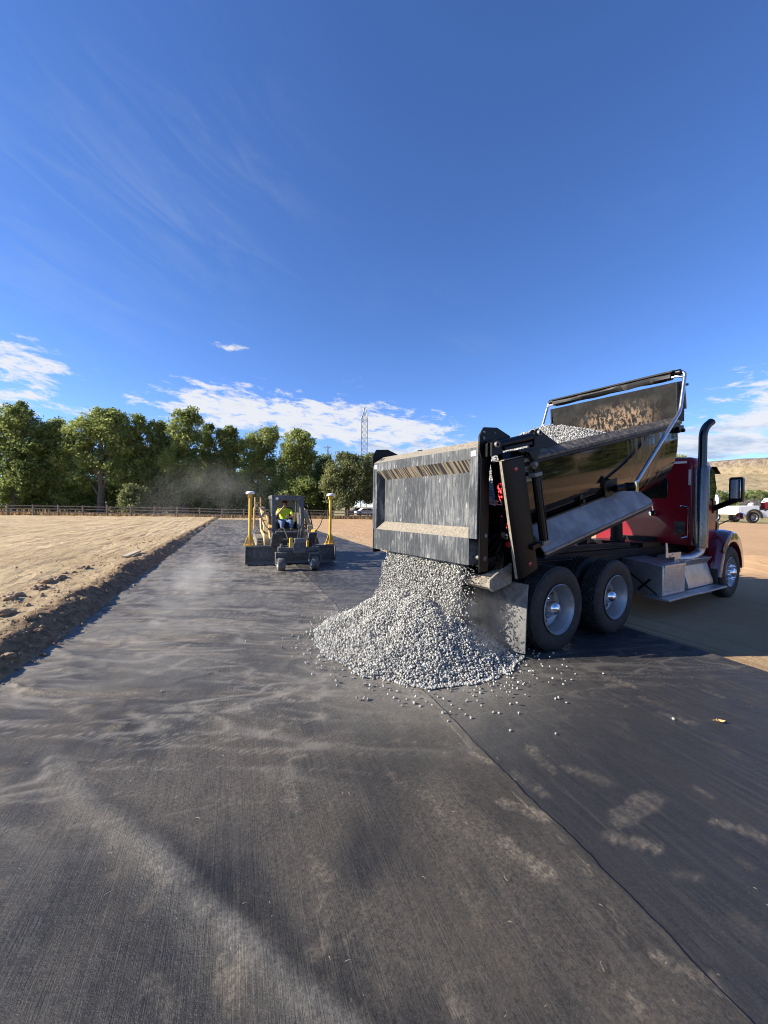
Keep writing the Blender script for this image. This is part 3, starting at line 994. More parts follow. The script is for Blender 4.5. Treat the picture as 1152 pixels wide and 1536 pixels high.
def wheel(kind, u, v, flip, label=None, rot=0.0, tread=True):
    key = (kind, tread)
    if key not in WHEEL_DATA:
        rm, prof = make_wheel(kind)
        rm.lathe(prof[::-1], (0, 0, 0), (0, 1, 0), 64)
        objs = []
        rim = rm.build('wheel', [M['rim'], M['rim_dark']], truck, smooth=40)
        # dark hand holes and a dark back disc
        hb = MB()
        if kind == 'front':
            for k in range(10):
                a = 2 * math.pi * (k + .5) / 10
                hb = MB(); hb.cyl((.205 * math.cos(a), .045, .205 * math.sin(a)), (.205 * math.cos(a), .0575, .205 * math.sin(a)), .026, n=14)
                objs.append(hb.build('hand_hole', M['rim_dark'], rim))
        else:
            hb.cyl((0, -.09, 0), (0, -.0735, 0), .172, n=32)
            objs.append(hb.build('hub_disc', M['rim_dark'], rim))
            for k in range(5):
                a = 2 * math.pi * k / 5
                hb = MB(); hb.cyl((.19 * math.cos(a), -.07, .19 * math.sin(a)), (.19 * math.cos(a), -.05, .19 * math.sin(a)), .034, n=14)
                objs.append(hb.build('hand_hole', M['rim_dark'], rim))
        _, tp, tn, fn = tyre_mesh(.27, tread, 0)
        ty = MB(); ty.lathe(tp[::-1], (0, 0, 0), (0, 1, 0), tn, lambda i, k: fn(len(tp) - 1 - i, k))
        objs.append(ty.build('tyre', M['rubber'], rim, smooth=28))
        hc = MB()
        if kind == 'front':
            hc.lathe([(.0, .20), (.05, .195), (.085, .17), (.095, .13), (.10, .05)], (0, 0, 0), (0, 1, 0), 28)
        elif kind == 'drive':
            hc.lathe([(.0, .125), (.045, .115), (.078, .085), (.095, .03), (.102, -.02), (.15, -.03), (.155, -.07)], (0, 0, 0), (0, 1, 0), 28)
        if kind != 'inner':
            objs.append(hc.build('hub_cap', M['chrome'], rim))
            for k in range(10):
                ln = MB(); a = 2 * math.pi * k / 10
                c0 = .142 if kind == 'front' else .128
                if kind == 'front':
                    ln.cyl((c0 * math.cos(a), .04, c0 * math.sin(a)), (c0 * math.cos(a), .11, c0 * math.sin(a)), .019, .017, n=10)
                    ln.cyl((c0 * math.cos(a), .11, c0 * math.sin(a)), (c0 * math.cos(a), .175, c0 * math.sin(a)), .017, .004, n=10)
                else:
                    ln.cyl((c0 * math.cos(a), -.075, c0 * math.sin(a)), (c0 * math.cos(a), -.015, c0 * math.sin(a)), .016, n=8)
                objs.append(ln.build('lug_nut', M['chrome'] if kind == 'front' else M['steel_grey'], rim))
        WHEEL_DATA[key] = (rim, objs)
        root = rim
    else:
        src, objs = WHEEL_DATA[key]
        root = src.copy(); COL.objects.link(root); root.parent = truck
        for ch in objs:
            c = ch.copy(); COL.objects.link(c); c.parent = root
    root.location = (u, -v, .513)
    root.rotation_euler = (0, rot, math.pi if flip > 0 else 0)
    return root


# outer face axis is +y when built, so the truck's right side (-y) turns half round
wheel('front', 5.87, 1.06, 1, rot=.3, tread=False); wheel('front', 5.87, -1.06, -1, rot=1.3, tread=False)
wheel('drive', 0, 1.065, 1, rot=.2, tread=False); wheel('drive', 1.328, 1.065, 1, rot=.9)
wheel('drive', 0, -1.065, -1, rot=.4, tread=False); wheel('drive', 1.328, -1.065, -1, rot=.1)
for u in (0, 1.328):
    for s in (-1, 1):
        wheel('inner', u, s * .735, s, rot=.5 * u)

# ---- mud flaps and rear apron
for s in (-1, 1):
    mb = MB()
    nu = 9
    for k in range(nu):
        pass
    rows = []
    for j in range(10):
        w = .86 - .80 * j / 9
        ring = []
        for i in range(8):
            v = .50 + .66 * i / 7
            ring.append((-.60 + .16 * (1 - j / 9) * .2 + .035 * math.sin(v * 5) * j / 9 + .02 * (j / 9) ** 2, s * v, w + .03 * (i / 7 - .5) * j / 9))
        rows.append(ring)
    vs = [p for r in rows for p in r] + [(p[0] + .012, p[1], p[2]) for r in rows for p in r]
    nn = 80; fs = []
    for j in range(9):
        for i in range(7):
            a = j * 8 + i
            fs.append((a, a + 1, a + 9, a + 8)); fs.append((nn + a, nn + a + 8, nn + a + 9, nn + a + 1))
    bd = [j * 8 for j in range(10)] + [72 + i for i in range(1, 8)] + [j * 8 + 7 for j in range(8, -1, -1)] + [i for i in range(6, 0, -1)]
    for k in range(len(bd)):
        a, b = bd[k], bd[(k + 1) % len(bd)]; fs.append((a, b, nn + b, nn + a))
    mb.add(vs, fs); tb(mb, 'mud_flap', M['flap'])
mb = MB()
# hanging bumper tray caked with dust, open in the middle
for s in (-1, 1):
    mb = MB()
    mb.loft([[(-.80, s * v, .93), (-.98, s * v, .925), (-1.02, s * v, .90), (-1.02, s * v, .84), (-.96, s * v, .80), (-.80, s * v, .84)] for v in (.30, .98)])
    mb.loft([[(-.66, s * v, 1.10), (-.86, s * v, 1.02), (-1.03, s * v, .93), (-1.03, s * v, .84), (-.97, s * v, .79), (-.66, s * v, .86)] for v in (.98, 1.01)])
    mb.loft([[(-.80, s * v, .93 + d), (-.93, s * v, .93 + d * .6), (-.95, s * v, .92), (-.80, s * v, .90)] for v, d in ((.74, .0), (.88, .08), (.98, .10))])
    tb(mb, 'bumper_tray', M['cream_dust'], bevel=.012)
mb = MB()
mb.box((-.74, -.95, .82), (-.66, .95, 1.02))
mb.box((-.80, .86, .98), (-.72, .96, 1.12))
tb(mb, 'rear_crossmember', M['black_satin'], bevel=.01)

# ---- the tilted bed (p forward along the floor, v right, q up from the floor)
bed_mb = MB()
L_BED, HB, VB = 4.40, 1.20, 1.14


def tub_section(v_, h_, q0, n=30, e=2.7):
    pts = []
    for k in range(n + 1):
        a = math.pi * k / n
        x = math.copysign(abs(math.cos(a)) ** (2 / e), math.cos(a)) * v_
        y = q0 + h_ - (abs(math.sin(a)) ** (2 / e)) * h_
        pts.append((x, y))
    return pts


so = tub_section(VB, HB, 0); si = tub_section(VB - .035, HB - .035, .035)
K = len(so)
ps = [0.0, .6, 1.2, 1.8, 2.4, 3.0, 3.6, 4.1, L_BED]
for (sec, flipf) in ((so, False), (si, True)):
    vs = [(p, x, y) for p in ps for (x, y) in sec]
    fs = []
    for i in range(len(ps) - 1):
        for k in range(K - 1):
            q = (i * K + k, i * K + k + 1, (i + 1) * K + k + 1, (i + 1) * K + k)
            fs.append(q[::-1] if flipf else q)
    bed_mb.add(vs, fs)
for p, fl_ in ((0.0, 0), (L_BED, 1)):                     # rear lip and front bulkhead
    if fl_ == 0:
        bed_mb.add([(p, x, y) for x, y in so] + [(p, x, y) for x, y in si], [(k, K + k, K + k + 1, k + 1) for k in range(K - 1)])
    else:
        bed_mb.add([(p, x, y) for x, y in so] + [(p + .04, x, y) for x, y in so],
                   [list(range(K)), list(range(K, 2 * K))[::-1]] + [(k, k + 1, K + k + 1, K + k) for k in range(K - 1)] + [(K - 1, 0, K, 2 * K - 1)])
bed = bed_mb.build('dump_bed', M['tub'], truck, smooth=40, flip=True)
bed.location = (-.75, 0, 1.0); bed.rotation_euler = (0, -TILT, 0)


def bb(mb, name, mats, **k):
    return mb.build(name, mats, bed, flip=True, **k)


for s in (-1, 1):                                      # top rails: dusty sloping cap over a black channel
    mb = MB()
    mb.prism([(s * 1.09, 1.19), (s * 1.205, 1.19), (s * 1.205, 1.225), (s * 1.10, 1.31), (s * 1.07, 1.31), (s * 1.07, 1.22)], 'x', .30, 4.46)
    bb(mb, 'top_rail', M['black_dusty'], bevel=.006)
    mb = MB()
    mb.prism([(s * 1.10, 1.12), (s * 1.19, 1.155), (s * 1.19, 1.188), (s * 1.10, 1.188)], 'x', .31, 4.44)
    bb(mb, 'rail_channel', M['black_satin'], bevel=.005)
    # corner post
    mb = MB()
    plan = [(.30, 1.205), (.03, 1.205), (-.02, 1.17), (-.02, 1.135), (.10, 1.10), (.10, .90), (.30, .90)]
    lo = [(a, s * b, -.03 if a > .2 else -.06) for a, b in plan]
    hi = [(a, s * b, 1.26) for a, b in plan]
    mb.loft([lo, hi])
    mb.hexa([(-.02, s * 1.13, 1.26), (.31, s * 1.13, 1.262), (.31, s * 1.205, 1.262), (-.02, s * 1.205, 1.26), (.05, s * 1.05, 1.34), (.31, s * 1.05, 1.34), (.31, s * 1.12, 1.34), (.05, s * 1.12, 1.34)])
    bb(mb, 'corner_post', M['black_satin'], bevel=.006)
    mb = MB(); mb.prism([(-.024, 1.262), (.30, 1.262), (.30, 1.272), (-.024, 1.272)], 'y', s * 1.06, s * 1.20)
    mb.box((-.026, min(s * 1.137, s * 1.168), -.05), (-.021, max(s * 1.137, s * 1.168), 1.26))
    bb(mb, 'dust_cap', M['cream_dust'])
    for q in (.585, .905):                              # lit oval lamps in the post recess
        mb = MB()
        oval = []
        for k in range(28):
            a = 2 * math.pi * k / 28
            y = .03 * math.cos(a); z = .055 * math.copysign(1, math.sin(a)) * (1 if abs(math.sin(a)) > .05 else 0) + .030 * math.sin(a)
            oval.append((s * 1.02 + y * 1.15, q + .06 * math.sin(a) + .045 * math.tanh(3 * math.sin(a))))
        mb.prism(oval, 'x', .065, .10)
        o = bb(mb, 'tail_lamp', M['led'], bevel=.004)
        mb = MB()
        big = [(s * 1.02 + (a - s * 1.02) * 1.25, q + (b - q) * 1.13) for a, b in oval]
        mb.prism(big, 'x', .085, .101)
        bb(mb, 'lamp_grommet', M['rubber'])
    mb = MB(); mb.cyl((.075, s * 1.01, .30), (.10, s * 1.01, .30), .036, n=20); bb(mb, 'marker_lamp', M['red_lens'], bevel=.004)
    mb = MB(); mb.cyl((.06, s * 1.0, .40), (.10, s * 1.0, .40), .040, n=20); bb(mb, 'backup_lamp', M['chrome'], bevel=.006)
    for (p, q) in ((.13, 1.15), (.16, .075)):
        mb = MB(); mb.lathe([(0, .022), (.018, .018), (.026, .008), (.026, 0)], (p, s * 1.205, q), (0, s, 0), 20)
        bb(mb, 'marker_lamp', M['red_lens'])
    # tailgate air cylinder beside the post
    mb = MB()
    mb.cyl((.43, s * 1.225, .27), (.43, s * 1.225, 1.02), .043, n=18)
    mb.cyl((.385, s * 1.262, .27), (.385, s * 1.262, 1.02), .010, n=8); mb.cyl((.478, s * 1.25, .27), (.478, s * 1.25, 1.02), .010, n=8)
    mb.cyl((.43, s * 1.225, 1.02), (.43, s * 1.225, 1.12), .017, n=10)
    mb.beam((.36, s * 1.18, 1.30), (.43, s * 1.235, 1.19), .06, .04)
    mb.prism([(.33, 1.31), (.56, 1.31), (.47, 1.19), (.40, 1.19)], 'y', s * 1.208, s * 1.25)
    mb.beam((.30, s * 1.19, .25), (.30, s * 1.25, .25), .2, .05)
    bb(mb, 'gate_cylinder', M['black_satin'], bevel=.004)
    for q in (.255, 1.035):
        mb = MB(); mb.box((.365, min(s * 1.18, s * 1.275), q - .022), (.495, max(s * 1.18, s * 1.275), q + .022))
        bb(mb, 'cylinder_cap', M['steel_grey'], bevel=.004)
    mb = MB()
    mb.cyl((.43, s * 1.19, 1.15), (.43, s * 1.265, 1.15), .028, n=14)
    mb.prism([(.41, 1.10), (.45, 1.10), (.455, 1.17), (.43, 1.20), (.405, 1.17)], 'y', s * 1.21, s * 1.24)
    bb(mb, 'cylinder_clevis', M['steel_grey'], bevel=.004)
    # hinge boom on top of the rail
    mb = MB()
    mb.cyl((-.04, s * 1.07, 1.43), (.70, s * 1.07, 1.45), .048, n=16)
    mb.box((.13, min(s * 1.03, s * 1.11), 1.36), (.62, max(s * 1.03, s * 1.11), 1.40))
    mb.prism([(-.10, 1.33), (.08, 1.33), (.06, 1.46), (0, 1.50), (-.07, 1.47)], 'y', s * 1.02, s * 1.055)
    mb.prism([(-.10, 1.33), (.08, 1.33), (.06, 1.46), (0, 1.50), (-.07, 1.47)], 'y', s * 1.085, s * 1.12)
    mb.prism([(.62, 1.30), (1.12, 1.29), (.80, 1.49), (.73, 1.53), (.66, 1.49)], 'y', s * 1.03, s * 1.06)
    mb.prism([(.62, 1.30), (1.12, 1.29), (.80, 1.49), (.73, 1.53), (.66, 1.49)], 'y', s * 1.09, s * 1.12)
    mb.prism([(.18, 1.34), (.52, 1.34), (.47, 1.26), (.38, 1.26)], 'y', s * 1.10, s * 1.21)
    bb(mb, 'hinge_boom', M['black_satin'], bevel=.005)
    for p, q in ((-.02, 1.44), (.73, 1.48)):
        mb = MB(); mb.lathe([(.018, .03), (.030, .03), (.034, .0)], (p, s * 1.12, q), (0, s, 0), 18)
        bb(mb, 'hinge_pin', M['steel_grey'])
    # side running board of checker plate
    mb = MB()
    a, b = (1.075, .43), (1.255, .135)
    vs = []
    for off in (0, .012):
        vs += [(.40, s * (a[0] - off), a[1] - off), (2.62, s * (a[0] - off), a[1] - off), (2.98, s * (1.14 - off), .335 - off), (3.10, s * (1.235 - off), .185 - off), (3.06, s * (b[0] - off), b[1] - off), (.40, s * (b[0] - off), b[1] - off)]
    mb.add(vs, [(0, 1, 2, 3, 4, 5), (11, 10, 9, 8, 7, 6)] + [(i, (i + 1) % 6, 6 + (i + 1) % 6, 6 + i) for i in range(6)])
    side = bb(mb, 'side_board', M['diamond'], smooth=0)
    mb = MB()
    mb.beam((.40, s * 1.25, .125), (3.06, s * 1.25, .125), .03, .035)
    for p in np.arange(.55, 3.0, .32): mb.cyl((p, s * 1.262, .13), (p, s * 1.272, .13), .010, n=8)
    bb(mb, 'board_edge', M['steel_grey'])
    mb = MB()
    mb.beam((.40, s * 1.06, .40), (2.62, s * 1.06, .40), .02, .10)
    for p in (.62, 1.55, 2.35):
        mb.box((p - .035, min(s * 1.00, s * 1.07), .40), (p + .035, max(s * 1.00, s * 1.07), .58))
        mb.cyl((p, s * 1.06, .49), (p, s * 1.10, .49), .03, n=10)
    mb.prism([(2.10, .40), (2.10, .60), (2.22, .71), (2.46, .69), (2.46, .52), (2.30, .42)], 'y', s * 1.06, s * 1.085)
    mb.beam((2.6, s * .92, .20), (3.05, s * 1.18, .18), .06, .08)
    bb(mb, 'board_bracket', M['black_satin'], bevel=.004)
    mb = MB()
    mb.box((.40, min(s * .80, s * 1.235), .06), (3.0, max(s * .80, s * 1.235), .085))
    bb(mb, 'board_frame', M['frame'])
    # tarp arm: pivot low on the side, elbow at the rail, up past the headboard
    pv = (2.50, s * 1.275, .50); elb = (4.21, s * 1.275, 1.40); top = (4.60, s * 1.25, 2.02)
    mb = MB(); mb.tube([pv, elb, top, (4.60, s * 1.0, 2.06)], .027, n=12, round_=.09)
    mb.tube([(4.52, s * 1.25, 1.93), (4.50, s * 1.15, 1.97), (4.50, s * 1.02, 1.95)], .017, n=8)
    bb(mb, 'tarp_arm', M['alu_tube'])
    mb = MB(); mb.lathe([(.0, .055), (.05, .05), (.062, .02), (.062, -.10), (.0, -.10)], (2.50, s * 1.27, .50), (0, s, 0), 20)
    mb.cyl((2.28, s * 1.13, .52), (2.50, s * 1.19, .50), .05, n=12)
    bb(mb, 'arm_pivot', M['black_satin'])
    mb = MB(); mb.box((2.46, min(s * 1.30, s * 1.33), .42), (2.54, max(s * 1.30, s * 1.33), .59)); bb(mb, 'arm_end', M['chrome'], bevel=.02)
    mb = MB(); mb.tube([(4.60, s * 1.21, 1.85), (4.78, s * 1.15, 1.55), (4.80, s * 1.14, 1.42)], .022, n=8, round_=.05); bb(mb, 'tension_arm', M['steel_grey'])
    mb = MB(); mb.box((4.36, min(s * 1.02, s * 1.19), 1.05), (4.56, max(s * 1.02, s * 1.19), 1.16)); mb.cyl((4.42, s * 1.2, 1.08), (4.42, s * 1.25, 1.08), .03, n=10)
    bb(mb, 'rail_bracket', M['black_satin'], bevel=.008)
mb = MB()                                              # headboard and cab shield
mb.loft([[(4.455, -1.13, 1.12), (4.455, 1.13, 1.12), (4.50, 1.13, 1.12), (4.50, -1.13, 1.12)], [(4.50, -1.13, 1.88), (4.50, 1.13, 1.88), (4.54, 1.13, 1.88), (4.54, -1.13, 1.88)]])
for s in (-1, 1):
    mb.prism([(4.40, 1.22), (4.66, 1.22), (4.74, 1.62), (4.70, 1.88), (4.50, 1.88)], 'y', s * 1.13, s * 1.165)
mb.box((4.54, -1.13, 1.80), (5.05, 1.13, 1.84))
bb(mb, 'headboard', M['headboard'], bevel=.006)
mb = MB()                                              # rolled tarp in its housing
rg = []
for v in np.linspace(-1.08, 1.08, 14):
    ring = []
    for k in range(14):
        a = 2 * math.pi * k / 14
        r = .078 + .008 * math.sin(3 * v + k * 2.1) + .006 * math.sin(v * 11 + k)
        ring.append((4.55 + 1.15 * r * math.cos(a), v, 2.00 + r * .95 * math.sin(a)))
    rg.append(ring)
mb.loft(rg)
mb.box((4.44, -1.12, 2.05), (4.70, 1.12, 2.075))
bb(mb, 'tarp_roll', M['tarp'])
for s in (1, -1):
    mb = MB(); mb.cyl((4.56, s * 1.0, 2.02), (4.56, s * 1.20, 2.02), .055, n=14); bb(mb, 'roller_end', M['black_satin'])
mb = MB()                                              # floor sills and hoist doghouse
mb.box((.1, -.50, -.14), (4.3, -.34, .02)); mb.box((.1, .34, -.14), (4.3, .50, .02)); mb.box((4.0, -.3, -.02), (4.44, .3, .9))
for p in np.arange(.5, 4.3, .75): mb.box((p - .05, -.34, -.10), (p + .05, .34, .01))
bb(mb, 'bed_sill', M['frame'], bevel=.006)
mb = MB(); mb.cyl((3.75, 0, .85), (3.68, 0, 1.7), .105, n=24); mb.cyl((3.68, 0, 1.7), (3.62, 0, 2.35), .085, n=24)
mb.cyl((3.756, 0, .80), (3.75, 0, 1.2), .13, n=24)
tb(mb, 'hoist_cylinder', M['frame'])

# ---- tailgate, hanging from its top pins
U1, U0 = -1.20, -1.03
GW = 1.06                                              # half width inside the ears
C0 = -.09                                              # the gate sits a little left of centre in the picture
w = dict(top=2.44, b1=2.26, b2=2.13, b3=1.50, b4=1.385, bot=1.085)
mb = MB()
vl, vr = C0 - GW - .03, C0 + GW
il, ir = vl + .10, vr - .13
rec = U1 + .115
mb.mat(0)


def quad(a, b, c, d, m=0):
    mb.mat(m); mb.add([a, b, c, d], [(0, 1, 2, 3)])


quad((U1, vl, w['b1']), (U1, vr, w['b1']), (U1 + .004, vr, w['top'] - .055), (U1 + .004, vl, w['top'] - .055))
quad((U1, vl, w['b4']), (U1, il, w['b4']), (U1, il, w['b1']), (U1, vl, w['b1']))
quad((U1, ir, w['b4']), (U1, vr, w['b4']), (U1, vr, w['b1']), (U1, ir, w['b1']))
bl, br = vl + .035, vr - .12
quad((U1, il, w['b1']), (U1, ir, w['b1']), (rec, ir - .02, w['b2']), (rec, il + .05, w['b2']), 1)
quad((U1, il, w['b4']), (rec, il + .05, w['b3']), (rec, il + .05, w['b2']), (U1, il, w['b1']))
quad((U1, ir, w['b4']), (U1, ir, w['b1']), (rec, ir - .02, w['b2']), (rec, ir - .02, w['b3']))
quad((U1, il, w['b4']), (U1, ir, w['b4']), (rec, ir - .02, w['b3']), (rec, il + .05, w['b3']), 2)
quad((rec, il + .05, w['b3']), (rec, ir - .02, w['b3']), (rec, ir - .02, w['b2']), (rec, il + .05, w['b2']))
quad((U1, bl, w['bot']), (U1, br, w['bot']), (U1, br, w['b4']), (U1, bl, w['b4']))
# sloping dusty top, back, bottom and ends
quad((U1 + .004, vl, w['top'] - .055), (U1 + .004, vr, w['top'] - .055), (U0 - .02, vr, w['top'] + .045), (U0 - .02, vl, w['top'] + .045), 2)
quad((U0, vl, w['bot']), (U0, vl, w['top'] + .04), (U0, vr, w['top'] + .04), (U0, vr, w['bot']))
quad((U0 - .02, vl, w['top'] + .045), (U0 - .02, vr, w['top'] + .045), (U0, vr, w['top'] + .04), (U0, vl, w['top'] + .04))
quad((U1, bl, w['bot']), (U0, bl, w['bot']), (U0, br, w['bot']), (U1, br, w['bot']))
for v0, v1 in ((vl, bl), (br, vr)):
    quad((U1, v0, w['b4']), (U1, v1, w['b4']), (U0 - .05, v1, w['b4']), (U0 - .05, v0, w['b4']))
quad((U1, bl, w['bot']), (U1, bl, w['b4']), (U0, bl, w['b4']), (U0, bl, w['bot']))
quad((U1, br, w['bot']), (U0, br, w['bot']), (U0, br, w['b4']), (U1, br, w['b4']))
for v in (vl, vr):
    quad((U1, v, w['b4']), (U0, v, w['b4']), (U0, v, w['top'] + .04), (U1 + .004, v, w['top'] - .055))
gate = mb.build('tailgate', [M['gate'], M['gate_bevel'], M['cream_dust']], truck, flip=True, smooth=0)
for v0, v1 in ((vl, vl + .035), (vr - .035, vr - .0)):
    mb = MB(); mb.box((U1 - .006, v0, w['b4']), (U1 - .001, v1, w['b1'] + .08))
    mb.build('stile_edge', M['gate'], gate, flip=True)
for v, vo in ((vl + .005, 1), (vr - .13, 0)):
    m2 = MB(); m2.box((U1 - .004, v + .02, w['top'] - .15), (U1 + .003, v + .10, w['top'] - .09)); m2.build('reflector_sticker', M['pink_tape'], gate, flip=True)
ear_poly = [(U1 - .012, 2.50), (U1 + .055, 2.60), (-.94, 2.62), (-.72, 2.55), (-.72, 2.47), (-.95, 2.44), (-1.02, 2.30), (-1.055, 2.10), (-1.05, 1.6), (-1.05, 1.03), (U1 + .02, 1.02), (U1 + .02, 2.25), (U1 - .012, 2.35)]
for v0, v1 in ((vl - .028, vl - .002), (vr + .002, vr + .028)):
    m2 = MB(); m2.prism(ear_poly, 'y', v0, v1); m2.build('gate_ear', M['black_satin'], gate, flip=True, bevel=.004)
    vm = v1 if v0 > 0 else v0
    m3 = MB()
    sg = 1 if v0 > 0 else -1
    for (pu, pw, r) in ((-1.15, 2.545, .012), (-1.155, 2.48, .017), (-.99, 2.555, .010), (-1.10, 1.42, .022)):
        m3 = MB(); m3.cyl((pu, vm, pw), (pu, vm + sg * .010, pw), r, n=12); m3.build('ear_bolt', M['steel_grey'], gate, flip=True)
    m3 = MB(); m3.cyl((-1.10, (vl if sg < 0 else vr) - sg * .11, 1.17), (-1.10, vm, 1.17), .026, n=14)
    m3.build('latch_pin', M['steel_grey'], gate, flip=True)
m2 = MB()                                              # chain and hook below the post
m2.tube([(-.72, .93, 1.38), (-.80, .90, 1.20), (-.78, .86, 1.10), (-.84, .84, 1.04)], .020, n=8, round_=.05)
m2.tube([(-.70, .82, 1.42), (-.82, .76, 1.30), (-.84, .74, 1.18)], .022, n=8, round_=.05)
m2.box((-.80, .93, 1.02), (-.72, 1.0, 1.20))
m2.build('latch_hook', M['black_satin'], truck, flip=True, bevel=.004)

# ---- cab
cb = MB()
UC, HW = 4.66, .955


def cab_ring(u, hw, w0, w1, rad, crown=.05):
    pts = [(u, -hw, w0), (u, hw, w0)]
    for k in range(7):
        a = math.pi / 2 * k / 6
        pts.append((u, hw - rad + rad * math.cos(a), w1 - rad + rad * math.sin(a)))
    pts += [(u, 0, w1 + crown)]
    for k in range(7):
        a = math.pi / 2 * k / 6
        pts.append((u, -hw + rad - rad * math.sin(a), w1 - rad + rad * math.cos(a)))
    return pts


cb.loft([cab_ring(UC, HW - .05, 1.08, 2.72, .14), cab_ring(UC + .05, HW - .01, 1.07, 2.765, .16), cab_ring(UC + .12, HW, 1.05, 2.78, .16), cab_ring(5.35, HW, 1.02, 2.80, .18),
         cab_ring(5.72, HW - .03, 1.02, 2.70, .22), cab_ring(5.86, HW - .06, 1.02, 2.52, .22)], cap=True)
cab = tb(cb, 'cab', M['red'], smooth=50)


def cp(mb, name, mats, **k):
    return mb.build(name, mats, cab, flip=True, **k)


mb = MB(); mb.prism([(-.46, 1.98), (.46, 1.98), (.50, 2.04), (.50, 2.34), (.44, 2.42), (-.44, 2.42), (-.50, 2.34), (-.50, 2.04)], 'x', UC - .012, UC + .01)
cp(mb, 'rear_window', M['glass'], bevel=.006)
for s in (-1, 1):
    mb = MB(); mb.box((UC - .010, min(s * .845, s * .885), 2.23), (UC + .04, max(s * .845, s * .885), 2.53)); cp(mb, 'reflective_tape', M['white_tape'])
    mb = MB(); mb.box((UC - .008, min(s * .60, s * .81), 2.655), (UC + .04, max(s * .60, s * .81), 2.70)); cp(mb, 'reflective_tape', M['white_tape'])
    mb = MB(); mb.prism([(5.02, 1.98), (5.60, 1.98), (5.72, 2.20), (5.55, 2.58), (5.02, 2.62)], 'y', s * (HW - .02), s * (HW + .008)); cp(mb, 'side_window', M['glass'], bevel=.006)
    mb = MB(); mb.prism([(4.97, 1.10), (5.62, 1.10), (5.70, 1.3), (5.70, 1.95), (4.97, 1.95)], 'y', s * (HW - .02), s * (HW + .006)); cp(mb, 'door', M['red'], bevel=.004)
    mb = MB(); mb.tube([(4.90, s * (HW + .01), 1.30), (4.90, s * (HW + .07), 1.32), (4.90, s * (HW + .07), 2.18), (4.90, s * (HW + .01), 2.20)], .014, n=8, round_=.04); cp(mb, 'grab_handle', M['chrome'])
    # mirrors on long arms
    mb = MB(); mb.loft([[(5.30 + .05 * c0, s * (1.27 + .115 * (1 + a) * .9), 2.155 + b * .235) for a, b in ((-1, -1), (1, -1), (1, .86), (.8, 1), (-.8, 1), (-1, .86))] for c0 in (0, 1, 2.4)])
    mir = cp(mb, 'mirror', M['black_satin'], bevel=.012)
    mb = MB(); mb.box((5.285, min(s * 1.30, s * 1.45), 1.985), (5.298, max(s * 1.30, s * 1.45), 2.34)); cp(mb, 'mirror_glass', M['chrome'], bevel=.004)
    mb = MB(); mb.beam((5.55, s * .94, 1.78), (5.40, s * 1.36, 1.96), .06, .10); mb.beam((5.52, s * .94, 2.0), (5.55, s * .94, 1.70), .08, .08); cp(mb, 'mirror_arm', M['black_satin'], bevel=.012)
mb = MB(); mb.tube([(UC + .02, .74, 1.20), (UC - .07, .76, 1.20), (UC - .07, .885, 1.24), (UC - .07, .885, 1.80), (UC - .07, .74, 1.83), (UC + .02, .73, 1.83)], .016, n=8, round_=.05)
cp(mb, 'grab_handle', M['chrome'])
mb = MB(); mb.box((UC - .012, .63, 1.27), (UC + .02, .81, 1.53)); cp(mb, 'air_vent', M['machine_black'], bevel=.006)
mb = MB(); mb.lathe([(0, -.10), (.05, -.09), (.06, -.03), (.035, .0)], (UC - .02, .26, 1.68), (1, 0, 0), 18); mb.tube([(UC - .03, .26, 1.72), (UC - .06, .24, 1.86), (UC - .10, .30, 1.90)], .010, n=6)
cp(mb, 'work_lamp', M['chrome'])
mb = MB(); mb.add([(5.73, -.80, 1.98), (5.73, .80, 1.98), (5.60, .70, 2.66), (5.60, -.70, 2.66), (5.90, -.84, 1.98), (5.90, .84, 1.98), (5.74, .74, 2.62), (5.74, -.74, 2.62)],
                  [(0, 3, 2, 1), (4, 5, 6, 7), (0, 1, 5, 4), (1, 2, 6, 5), (2, 3, 7, 6), (3, 0, 4, 7)])
cp(mb, 'windshield', M['glass'], bevel=.02)
mb = MB(); mb.loft([[(5.62, v, 2.70 - .06 * abs(v)), (5.84, v, 2.60 - .08 * abs(v)), (5.85, v, 2.58 - .08 * abs(v)), (5.66, v, 2.64 - .06 * abs(v))] for v in (-.98, -.5, 0, .5, .98)]); cp(mb, 'sun_visor', M['black_gloss'])
for v in (-.6, -.3, 0, .3, .6):
    mb = MB(); mb.lathe([(0, .05), (.03, .04), (.045, 0)], (5.5, v, 2.80), (0, 0, 1), 12); cp(mb, 'roof_lamp', M['red_lens'])

hd = MB()                                              # hood


def hood_ring(u, hw, w0, w1, rad):
    pts = [(u, -hw, w0), (u, hw, w0)]
    for k in range(5):
        a = math.pi / 2 * k / 4; pts.append((u, hw - rad + rad * math.cos(a), w1 - rad + rad * math.sin(a)))
    for k in range(5):
        a = math.pi / 2 * k / 4; pts.append((u, -hw + rad - rad * math.sin(a), w1 - rad + rad * math.cos(a)))
    return pts


